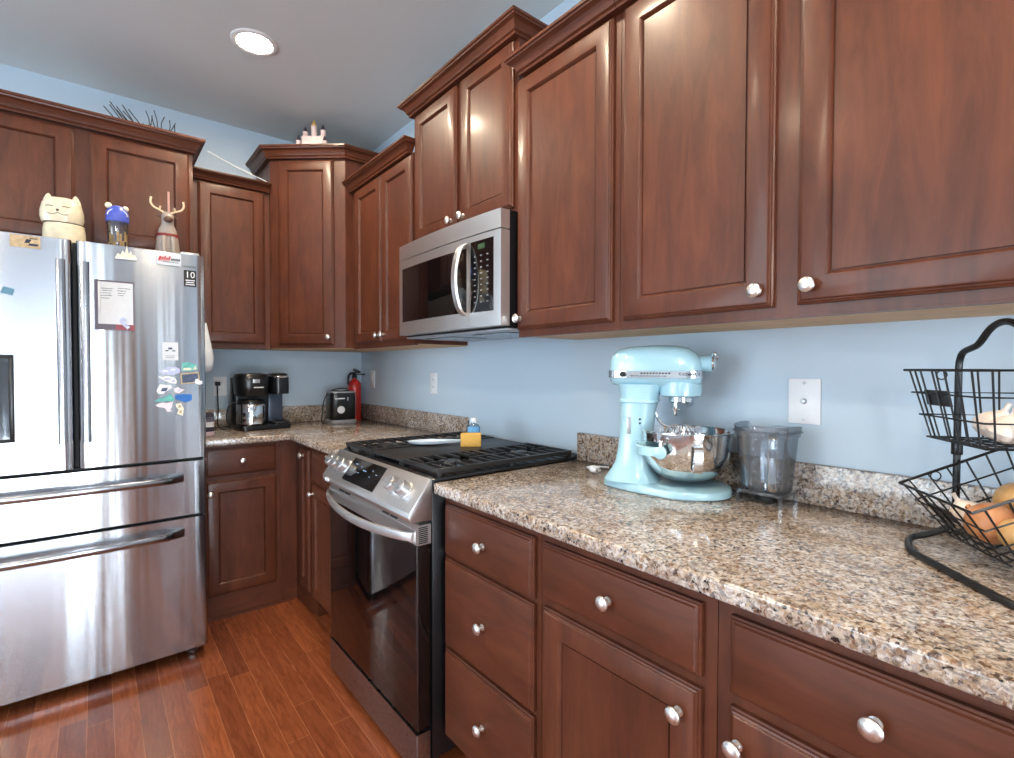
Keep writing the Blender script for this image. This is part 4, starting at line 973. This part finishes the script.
M['yellow'] = mat('yellow_sponge', rgb(214, 168, 84), 0.85, bump=0.4, bscale=350, var=0.1)
sp = MB().box(-0.042, 0.042, -0.013, 0.013, 0, 0.056).build('sponge', 'yellow', None, bevel=0.004); sp.location = (-0.285, -1.785, 0.9502); sp.rotation_euler = (0, 0, R(-39))
tag(sp, 'yellow sponge standing on edge at the back of the range', 'sponge')
bt = thing('small_bottle', 'small clear bottle with blue label and white cap behind the yellow sponge', 'bottle', (-0.240, -1.742, 0.9502), R(-39))
MB().loft([[(x * s, y * s, z) for x, y in sell(0.026, 0.016, 3, 24)] for s, z in ((0.9, 0.0), (1.0, 0.004), (1.0, 0.070), (0.8, 0.082), (0.42, 0.088), (0.42, 0.094))]).build('body', 'clear', bt)
M['blue_label'] = mat('blue_label', rgb(96, 158, 206), 0.4, var=0.15, bscale=120)
MB().loft([[(x, y, z) for x, y in sell(0.0265, 0.0165, 3, 24)] for z in (0.052, 0.076)]).build('paper_label', 'blue_label', bt)
MB().lathe([(0.014, 0.0943), (0.015, 0.097), (0.014, 0.112), (0.010, 0.114), (0, 0.114)], 20).build('cap', 'white', bt)

# ------------------------------------------------------------------ beside the fridge
M['bag'] = mat('white_bag', rgb(224, 230, 238), 0.5, var=0.03)
hb = thing('hanging_bag', 'white plastic bag hanging between the refrigerator and the wall cabinet', 'bag', (-1.052, -0.470, 1.28))
rings = []
for z, hx_, hy_ in ((0.225, 0.008, 0.010), (0.17, 0.018, 0.03), (0.11, 0.030, 0.055), (0.05, 0.040, 0.07), (0.01, 0.038, 0.075), (-0.02, 0.028, 0.066), (-0.03, 0.010, 0.05)):
    rings.append([(0.008 + hx_ * math.cos(2 * PI * k / 28) * (1 + 0.1 * math.sin(5 * 2 * PI * k / 28)), hy_ * math.sin(2 * PI * k / 28) * (1 + 0.06 * math.cos(7 * 2 * PI * k / 28)), z) for k in range(28)])
MB().loft(rings).build('bag_body', 'bag', hb, smooth=70)
MB().tube(smooth_path([(0.004, -0.010, 0.223), (-0.014, -0.012, 0.250), (-0.042, 0, 0.266), (-0.014, 0.012, 0.250), (0.004, 0.010, 0.223)], 2), 0.003, 6).build('strap', 'bag', hb)
MB().lathe([(0.010, -0.0572), (0.010, -0.053), (0.004, -0.050), (0.004, -0.036), (0, -0.035)], 12, (0, 0, 0.258), 'x').build('hook', 'white', hb)
def stripe_mat():
    m_, nt, bb = base_mat('striped_cloth'); tc = nt.nodes.new('ShaderNodeTexCoord'); sx = nt.nodes.new('ShaderNodeSeparateXYZ'); nt.links.new(tc.outputs['Object'], sx.inputs[0])
    mr = nt.nodes.new('ShaderNodeMapRange'); mr.inputs[1].default_value = 0.0; mr.inputs[2].default_value = 0.12; nt.links.new(sx.outputs['Z'], mr.inputs[0])
    r_ = ramp(nt, mr.outputs[0], [(0.0, rgb(196, 172, 180)), (0.22, rgb(58, 54, 68)), (0.42, rgb(226, 224, 228)), (0.64, rgb(96, 92, 108)), (0.86, rgb(52, 50, 62))], True)
    nt.links.new(r_.outputs['Color'], bb.inputs['Base Color']); bb.inputs['Roughness'].default_value = 0.9; return m_
M['stripe'] = stripe_mat()
dt = MB(); rings = []
for k in range(4):
    for s, z in ((0.95, 0.0005), (1.0, 0.008), (1.0, 0.022), (0.95, 0.0295)): rings.append([(x * s, y * s, k * 0.03 + z) for x, y in sell(0.042, 0.062, 4, 28)])
o = dt.loft(rings).build('folded_towel', 'stripe', None, smooth=60); o.location = (-1.046, -0.44, 0.9152)
tag(o, 'folded striped dish towel on the counter between refrigerator and coffee maker', 'towel')

# ------------------------------------------------------------------ fridge magnets and papers
def flat(poly, y, th=0.003):
    """outline in (x, z) on the door face, given its own thickness"""
    return MB().prism(poly, y - th, y + 0.0, 'y')
M['teal'] = mat('teal_print', rgb(96, 178, 170), 0.4, var=0.25, bscale=90); M['lav'] = mat('lavender_print', rgb(186, 196, 228), 0.4, var=0.15, bscale=90)
M['blue'] = mat('blue_print', rgb(22, 104, 188), 0.4, var=0.15, bscale=60); M['pink'] = mat('pale_pink_print', rgb(232, 222, 230), 0.4, var=0.06, bscale=90)
M['cream'] = mat('cream_print', rgb(226, 224, 204), 0.4, var=0.1, bscale=100); M['navy'] = mat('navy_print', rgb(62, 76, 106), 0.4, var=0.3, bscale=70)
M['tan'] = mat('tan_print', rgb(186, 164, 128), 0.5, var=0.2, bscale=80); M['bluegrey'] = mat('blue_grey_felt', rgb(92, 138, 160), 0.7)
M['redp'] = mat('red_print', rgb(190, 44, 44), 0.4); M['maroon'] = mat('maroon_card', rgb(150, 70, 84), 0.5)
G = 'magnets on the right fridge door'
def magnet(poly, m_, label, extra=None, th=0.004, name='fridge_magnet', grp=G):
    cx = sum(p[0] for p in poly) / len(poly); cz = sum(p[1] for p in poly) / len(poly); y = min(fy(p[0]) for p in poly)
    t = thing(name, label, 'magnet', (cx, y - 0.0004, cz), 0, grp)
    MB().prism([(p[0] - cx, p[1] - cz) for p in poly], -th, 0.0, 'y').build('plaque', m_, t, smooth=20)
    if extra:
        nm, em, polys = extra; b = MB()
        for q in polys: b.prism([(p[0] - cx, p[1] - cz) for p in q], -th - 0.0008, -th - 0.0001, 'y')
        b.build(nm, em, t, smooth=0)
    return t
def bar(x0, x1, z0, z1, sk=0.0): return [(x0, z0), (x1, z0), (x1 + sk, z1), (x0 + sk, z1)]
magnet([(-1.28, 1.259), (-1.262, 1.267), (-1.248, 1.276), (-1.22, 1.276), (-1.205, 1.267), (-1.207, 1.25), (-1.234, 1.242), (-1.266, 1.246)], 'lav', 'lavender leaf-shaped magnet, top left of the fridge magnet cluster', ('print', 'white', [bar(-1.268, -1.25, 1.255, 1.262, 0.004), bar(-1.24, -1.225, 1.262, 1.268, 0.003)]))
magnet([(-1.198, 1.293), (-1.176, 1.297), (-1.143, 1.285), (-1.141, 1.263), (-1.169, 1.257), (-1.198, 1.259)], 'teal', 'teal picture magnet at the top of the cluster, above the framed one', ('print', 'cream', [bar(-1.194, -1.165, 1.262, 1.272, 0.002), [(-1.16, 1.264), (-1.144, 1.266), (-1.147, 1.283)]]))
magnet([(-1.204, 1.248), (-1.136, 1.254), (-1.132, 1.209), (-1.202, 1.201)], 'tan', 'dark picture magnet in a beige frame, right of the cluster', ('picture', 'navy', [[(-1.199, 1.243), (-1.141, 1.248), (-1.137, 1.214), (-1.197, 1.207)]]))
magnet([(-1.151, 1.206), (-1.150, 1.222), (-1.14, 1.226), (-1.134, 1.217), (-1.1235, 1.215), (-1.1235, 1.203), (-1.136, 1.199)], 'white', 'little white cloud-shaped magnet on the corner of the framed magnet', None, 0.009)
magnet([(-1.283, 1.236), (-1.266, 1.234), (-1.248, 1.238), (-1.224, 1.229), (-1.217, 1.216), (-1.22, 1.204), (-1.242, 1.208), (-1.266, 1.221)], 'white', 'white magnet with pale blue marks, second from the top on the left', ('print', 'lav', [bar(-1.262, -1.24, 1.222, 1.229, 0.004), bar(-1.236, -1.225, 1.212, 1.222, 0.002)]))
magnet([(-1.277, 1.204), (-1.259, 1.200), (-1.238, 1.200), (-1.234, 1.187), (-1.253, 1.175), (-1.267, 1.162), (-1.284, 1.165), (-1.289, 1.176), (-1.284, 1.188)], 'white', 'white curled magnet with a dark centre, left of the cluster', ('print', 'navy', [bar(-1.275, -1.255, 1.174, 1.188, 0.006)]))
magnet([(-1.228, 1.183), (-1.213, 1.191), (-1.203, 1.182), (-1.188, 1.179), (-1.199, 1.171), (-1.21, 1.163), (-1.224, 1.168)], 'pink', 'small white scalloped magnet in the middle of the cluster', ('print', 'lav', [bar(-1.216, -1.205, 1.172, 1.18, 0.003)]))
magnet([(-1.298, 1.132), (-1.277, 1.146), (-1.256, 1.15), (-1.246, 1.162), (-1.236, 1.155), (-1.2265, 1.140), (-1.229, 1.131), (-1.264, 1.131)], 'teal', 'teal fin-shaped magnet, lower left of the cluster')
magnet([(-1.224, 1.157), (-1.196, 1.16), (-1.163, 1.157), (-1.163, 1.133), (-1.185, 1.123), (-1.2235, 1.140)], 'blue', 'bright blue magnet, lower right of the cluster')
magnet([(-1.293, 1.117), (-1.271, 1.127), (-1.253, 1.124), (-1.232, 1.129), (-1.236, 1.106), (-1.243, 1.094), (-1.232, 1.089), (-1.253, 1.086), (-1.26, 1.103), (-1.285, 1.109)], 'pink', 'pale pink jagged magnet at the bottom left of the cluster')
magnet([(-1.221, 1.119), (-1.203, 1.122), (-1.198, 1.109), (-1.193, 1.1), (-1.197, 1.066), (-1.218, 1.076), (-1.211, 1.092), (-1.221, 1.106)], 'cream', 'cream figure-eight magnet, lowest of the cluster', ('print', 'tan', [bar(-1.213, -1.205, 1.102, 1.112, 0.002), bar(-1.21, -1.202, 1.08, 1.09, 0.002)]))
magnet(bar(-1.267, -1.211, 1.304, 1.380), 'paper', 'white card magnet with a blue mark above the magnet cluster', ('print', 'navy', [bar(-1.246, -1.232, 1.350, 1.358), bar(-1.258, -1.247, 1.342, 1.347, 0.003), bar(-1.231, -1.220, 1.342, 1.347, -0.003), bar(-1.256, -1.222, 1.322, 1.3235), bar(-1.256, -1.226, 1.315, 1.3165)]))
lg = magnet(bar(-1.284, -1.197, 1.703, 1.757), 'paper', 'white magnet with red and black script at the top of the right fridge door', ('red_script', 'redp', [bar(-1.278, -1.270, 1.722, 1.738, 0.005), bar(-1.268, -1.262, 1.724, 1.736, 0.004), bar(-1.260, -1.254, 1.724, 1.741, 0.005), bar(-1.252, -1.246, 1.724, 1.735, 0.004), bar(-1.244, -1.238, 1.724, 1.741, 0.005), bar(-1.279, -1.240, 1.7195, 1.7215, 0.0)]))
b = MB()
for k in range(6): b.prism([(p[0] + 1.2405, p[1] - 1.730) for p in bar(-1.234 + k * 0.0055, -1.2303 + k * 0.0055, 1.723, 1.733, 0.003)], -0.0048, -0.0041, 'y')
b.prism([(p[0] + 1.2405, p[1] - 1.730) for p in bar(-1.262, -1.205, 1.7155, 1.7175)], -0.0048, -0.0041, 'y'); b.build('black_script', 'ink', lg, smooth=0)
sk = [(-1.420, 1.706), (-1.350, 1.706), (-1.350, 1.714), (-1.356, 1.728), (-1.364, 1.726), (-1.370, 1.744), (-1.376, 1.728), (-1.382, 1.762), (-1.388, 1.730), (-1.396, 1.740), (-1.402, 1.724), (-1.412, 1.728)]
magnet(sk, 'cream', 'cream jagged ornament magnet at the top edge of the right fridge door', ('base_bar', 'white', [bar(-1.4195, -1.3505, 1.7065, 1.7125)]), 0.012, 'ornament_magnet', None)
magnet(bar(-1.720, -1.638, 1.711, 1.755, 0.0), 'tan', 'tan photo magnet at the top of the left fridge door', ('picture', 'ink', [bar(-1.682, -1.668, 1.728, 1.742, 0.006), bar(-1.672, -1.646, 1.719, 1.727, 0.004), bar(-1.668, -1.646, 1.744, 1.747, 0.0)]), 0.004, 'photo_magnet', None)
magnet([(-1.746, 1.541), (-1.716, 1.533), (-1.710, 1.556), (-1.738, 1.564)], 'bluegrey', 'tilted blue-grey square magnet at the left edge of the photo', None, 0.006, 'square_magnet', None)
# clear sleeve with a shopping list
yl = fy(-1.42)
nl = thing('notepad', 'white handwritten list in a clear sleeve on the right fridge door', 'notepad', (-1.421, yl - 0.0032, 1.519))
M['plum'] = mat('plum_backing', rgb(92, 84, 98), 0.4)
MB().box(-0.064, 0.062, -0.003, 0, -0.097, 0.099).build('backing', 'plum', nl, smooth=0)
MB().box(-0.054, 0.057, -0.0042, -0.0031, -0.074, 0.092).build('sheet', 'paper', nl, smooth=0)
b = MB(); random.seed(3)
for col0, rows in ((-0.044, (0.066, 0.058, 0.048, 0.038, 0.028)), (0.004, (0.070, 0.060, 0.050, 0.042))):
    for z in rows:
        x = col0 + random.uniform(0, 0.006)
        for q in range(random.randint(4, 8)):
            w_ = random.uniform(0.002, 0.005); b.box(x, x + w_, -0.0047, -0.0043, z - random.uniform(0.0004, 0.002), z + random.uniform(0.0005, 0.002)); x += w_ + 0.0012
b.build('handwriting', 'ink', nl, smooth=0)
MB().box(0.0, 0.0615, -0.0060, -0.0031, -0.096, -0.0745).build('maroon_strip', 'maroon', nl, smooth=0)
MB().loft([[(x - 0.050, y - 0.0085, z) for x, y in sell(0.004 * s, 0.004 * s, 2, 12)] for s, z in ((0.5, -0.03), (1, -0.025), (1, 0.085), (0.7, 0.092))]).build('pen', 'white', nl)
cl = magnet([(-1.410, 1.462), (-1.398, 1.475), (-1.386, 1.466), (-1.390, 1.452), (-1.374, 1.436), (-1.384, 1.426), (-1.402, 1.446)], 'lav', 'light blue and white clip magnet on the handwritten list', ('tip', 'white', [[(-1.386, 1.437), (-1.376, 1.437), (-1.384, 1.428)]]), 0.006, 'clip_magnet', None)
cl.location.y -= 0.0092

# ------------------------------------------------------------------ on top of the fridge
M['creamware'] = mat('cream_glaze', rgb(226, 214, 186), 0.25, coat=0.3, var=0.08, bscale=40)
M['seam'] = mat('dark_seam', rgb(96, 80, 62), 0.6)
cj = thing('cat_jar', 'cream ceramic cat-shaped jar on top of the refrigerator', 'jar', (-1.577, -0.745, 1.7426), R(-12))
MB().loft([[(x * s, y * s, z) for x, y in sell(0.068, 0.060, 2.3, 36)] for s, z in ((0.85, 0.0), (0.95, 0.01), (1.0, 0.045), (0.98, 0.085), (0.93, 0.108))]).build('pot', 'creamware', cj)
MB().loft([[(x * s, y * s, z) for x, y in sell(0.066, 0.058, 2.3, 36)] for s, z in ((0.95, 0.1083), (0.99, 0.1098), (0.99, 0.1115), (0.95, 0.1128))]).build('rim_line', 'seam', cj)
hdm = MB().loft([[(-0.006 + x * s, y * s, z) for x, y in sell(0.066, 0.058, 2.4, 36)] for s, z in ((0.95, 0.1132), (1.04, 0.135), (1.03, 0.160), (0.94, 0.190), (0.74, 0.210), (0.4, 0.217))]).build('lid', 'creamware', cj)
b = MB()
for s in (-1, 1): b.loft([[(-0.006 + s * 0.043 + x * k, y * k, z) for x, y in sell(0.020, 0.014, 2, 16)] for k, z in ((1.0, 0.188), (0.8, 0.208), (0.4, 0.226), (0.08, 0.233))])
b.build('ears', 'creamware', hdm)
b = MB()
for s in (-1, 1):
    b.tube([(-0.006 + s * q, -0.0595 + abs(q) * 0.12, 0.172 - (q - 0.026) ** 2 * 14) for q in (0.014, 0.020, 0.026, 0.032, 0.038)], 0.0016, 6)
    b.tube([(-0.006 + s * q, -0.0605 + abs(q) * 0.12, 0.146 - 0.008 * math.sin(q * 80)) for q in (0.0, 0.008, 0.016, 0.024, 0.032)], 0.0014, 6)
b.sphere((-0.006, -0.0605, 0.156), 0.005, 10, 8)
b.build('face_lines', 'seam', hdm)
tm = thing('tumbler', 'clear printed tumbler with a blue domed lid on top of the refrigerator', 'tumbler', (-1.405, -0.745, 1.7426))
M['bluelid'] = mat('royal_blue_plastic', rgb(74, 92, 190), 0.3, var=0.1, bscale=50); M['eggwhite'] = mat('ivory_plastic', rgb(240, 232, 205), 0.4)
MB().lathe([(0, 0.0), (0.030, 0.0), (0.032, 0.004), (0.038, 0.150), (0.0365, 0.150), (0.030, 0.006), (0, 0.005)], 28).build('cup', 'clear', tm)
b = MB(); random.seed(5); M['print1'] = mat('muted_print', rgb(150, 124, 84), 0.5, var=0.5, bscale=45)
for k in range(9):
    a = R(-150 + k * 15); z = 0.045 + 0.05 * ((k * 37) % 10) / 10; rr = 0.0352 + 0.00004 * k
    b.obox((rr * math.cos(a), rr * math.sin(a), z), ((-math.sin(a), math.cos(a), 0), (0, 0, 1), (math.cos(a), math.sin(a), 0)), (0.004, 0.016 + 0.006 * (k % 3), 0.0008))
b.build('printed_pattern', 'print1', tm, smooth=0)
ld = MB().lathe([(0.0395, 0.1504), (0.0415, 0.153), (0.0415, 0.178), (0.038, 0.198), (0.028, 0.215), (0.012, 0.222), (0, 0.223)], 28).build('lid', 'bluelid', tm)
b = MB().tube([(0.034 * math.cos(R(q)), -0.0425 * math.sqrt(max(0.05, 1 - (0.8 * math.cos(R(q))) ** 2)) + 0.012 * math.sin(R(q)) ** 2 - 0.001, 0.176 + 0.026 * math.sin(R(q))) for q in range(0, 181, 15)], 0.0025, 8); b.build('white_arc', 'white', ld)
b = MB().sphere((-0.030, -0.014, 0.217), 0.0125, 14, 10).sphere((0.028, -0.014, 0.211), 0.0115, 14, 10); b.build('bumps', 'eggwhite', ld)
M['fawn'] = mat('grey_fawn_plastic', rgb(158, 146, 138), 0.4, var=0.08, bscale=60); M['antler'] = mat('antler_cream', rgb(228, 206, 172), 0.45)
M['brown'] = mat('dark_brown_plastic', rgb(92, 64, 54), 0.5); M['harness'] = mat('dark_red_band', rgb(118, 30, 32), 0.4); M['straw'] = mat('rose_straw', rgb(196, 152, 142), 0.35)
dr_ = thing('reindeer_cup', 'grey sitting reindeer cup with cream antlers and a pink straw on top of the refrigerator', 'cup', (-1.226, -0.745, 1.7426))
rings = []
for z, cy, a, bb in ((0.0, 0.0, 0.040, 0.034), (0.012, 0.0, 0.044, 0.038), (0.06, 0.0, 0.046, 0.038), (0.11, -0.002, 0.042, 0.034), (0.150, -0.004, 0.034, 0.028), (0.172, -0.006, 0.024, 0.024), (0.186, -0.012, 0.023, 0.027), (0.204, -0.013, 0.024, 0.028), (0.220, -0.008, 0.020, 0.022), (0.230, -0.004, 0.010, 0.012)):
    rings.append([(x, cy + y, z) for x, y in sell(a, bb, 2.2, 28)])
MB().loft(rings).build('body', 'fawn', dr_, smooth=60)
MB().sphere((0, -0.040, 0.190), 0.016, 14, 10, (1.15, 1.1, 0.9)).build('snout', 'brown', dr_)
b = MB()
for s in (-1, 1): b.tube([(s * 0.016, -0.034, 0.115), (s * 0.018, -0.044, 0.07), (s * 0.017, -0.046, 0.02), (s * 0.017, -0.047, 0.0)], [0.011, 0.010, 0.009, 0.011], 10)
b.build('front_legs', 'fawn', dr_)
MB().loft([[(x, -0.002 + y, z) for x, y in sell(a, bb, 2.2, 28)] for z, a, bb in ((0.118, 0.0425, 0.0355), (0.118, 0.0435, 0.0365), (0.130, 0.0415, 0.0345), (0.130, 0.040, 0.033))]).build('collar_band', 'harness', dr_)
b = MB()
for s in (-1, 1): b.loft([[(s * (0.022 + 0.022 * t), -0.004 + 0.006 * math.cos(2 * PI * k / 8) * (1 - t) , 0.212 - 0.004 * t + 0.008 * math.sin(2 * PI * k / 8) * (1 - t * 0.9)) for k in range(8)] for t in (0, 0.4, 0.8, 1.0)])
b.build('ears', 'brown', dr_)
b = MB()
for s in (-1, 1):
    b.tube(smooth_path([(s * 0.010, -0.004, 0.226), (s * 0.030, -0.006, 0.236), (s * 0.052, -0.008, 0.244), (s * 0.064, -0.010, 0.262), (s * 0.060, -0.012, 0.286)], 2), 0.0042, 8)
    b.tube([(s * 0.030, -0.006, 0.236), (s * 0.026, -0.012, 0.252)], 0.0034, 8)
b.build('antlers', 'antler', dr_)
MB().tube([(0.006, 0.004, 0.222), (0.006, 0.006, 0.325)], 0.0045, 10).build('straw', 'straw', dr_)

# ------------------------------------------------------------------ on top of the wall cabinets
M['rosy'] = mat('rosy_cream', rgb(232, 208, 200), 0.5, var=0.08, bscale=40); M['slatec'] = mat('slate_cone', rgb(58, 54, 66), 0.5); M['goldc'] = mat('gold_trim', rgb(206, 166, 92), 0.4)
tc_ = thing('toy_fort', 'small cream and pink model fort with dark cone roofs on the corner cabinet', 'model building', (-0.470, -0.440, 2.4925), R(45 - 90 + 4))
MB().prism(rrect(-0.085, 0.085, -0.035, 0.035, 0.008), 0.0, 0.075).build('base_block', 'goldc', tc_, smooth=30)
MB().prism(rrect(-0.066, 0.066, -0.028, 0.028, 0.006), 0.0752, 0.135).build('keep', 'rosy', tc_, smooth=30)
for x, y, r_, z0, z1 in ((-0.078, -0.036, 0.012, 0.0752, 0.095), (0.078, -0.036, 0.012, 0.0752, 0.090), (-0.052, 0.0, 0.013, 0.1352, 0.160), (0.054, 0.0, 0.014, 0.1352, 0.168), (0.0, 0.0, 0.016, 0.1352, 0.192)):
    tt = MB().lathe([(r_, z0), (r_, z1), (r_ * 1.2, z1 + 0.003), (r_ * 1.2, z1 + 0.008), (0, z1 + 0.008)], 16, (x, y, 0)).build('tower', 'rosy', tc_)
    MB().lathe([(r_ * 1.15, z1 + 0.0083), (0.002, z1 + 0.0083 + r_ * 2.6), (0, z1 + 0.0083 + r_ * 2.7)], 16, (x, y, 0)).build('cone_roof', 'goldc' if x == 0 else 'slatec', tt)
tw_ = thing('dried_twigs', 'bundle of thin dark twigs lying on the cabinet above the refrigerator', 'twigs', (-1.262, -0.38, 2.3188))
b = MB(); random.seed(11)
for k in range(8):
    x0 = 0.02 + k * 0.012; b.tube(smooth_path([(x0, 0.02 * (k % 3), 0.004), (x0 - 0.09, -0.02 + 0.015 * (k % 3), 0.075 + 0.006 * (k % 4)), (x0 - 0.20 + 0.01 * (k % 2), -0.05, 0.185 + 0.014 * (k % 3))], 1), 0.0024, 6)
for k in range(12):
    x0 = 0.0 + k * 0.008; y0 = -0.03 + 0.03 * (k % 3); hgt = 0.29 - 0.009 * k; pts = [(x0 * 0.7, y0 * 0.5, 0.004), (x0 * 0.8, y0 * 0.8, 0.062)]
    for j in range(2, 6): pts.append((x0 + 0.012 * math.sin(j * 1.7 + k) + 0.0016 * j * k - 0.006 * j * (k % 2), y0, 0.004 + hgt * j / 5 * (0.7 + 0.3 * ((k * 7) % 5) / 5)))
    b.tube(smooth_path(pts, 1), 0.0022, 6)
    p = Vector(pts[3]); b.tube([p, p + Vector((0.018 * (1 if k % 2 else -1), 0.0, 0.035))], 0.0013, 5)
b.build('stems', 'brown', tw_) .data.materials[0] = M['wire']
wc = thing('white_cord', 'thin white cord stretched from the fridge cabinet down to the low wall cabinet', 'cord', (-0.86, -0.345, 2.36))
MB().tube(smooth_path([(-1.014, -0.40, 2.418), (-0.90, -0.39, 2.381), (-0.80, -0.385, 2.352), (-0.725, -0.380, 2.3345), (-0.71, -0.36, 2.3355)], 2), 0.0022, 6).build('strand', 'white', wc, True)
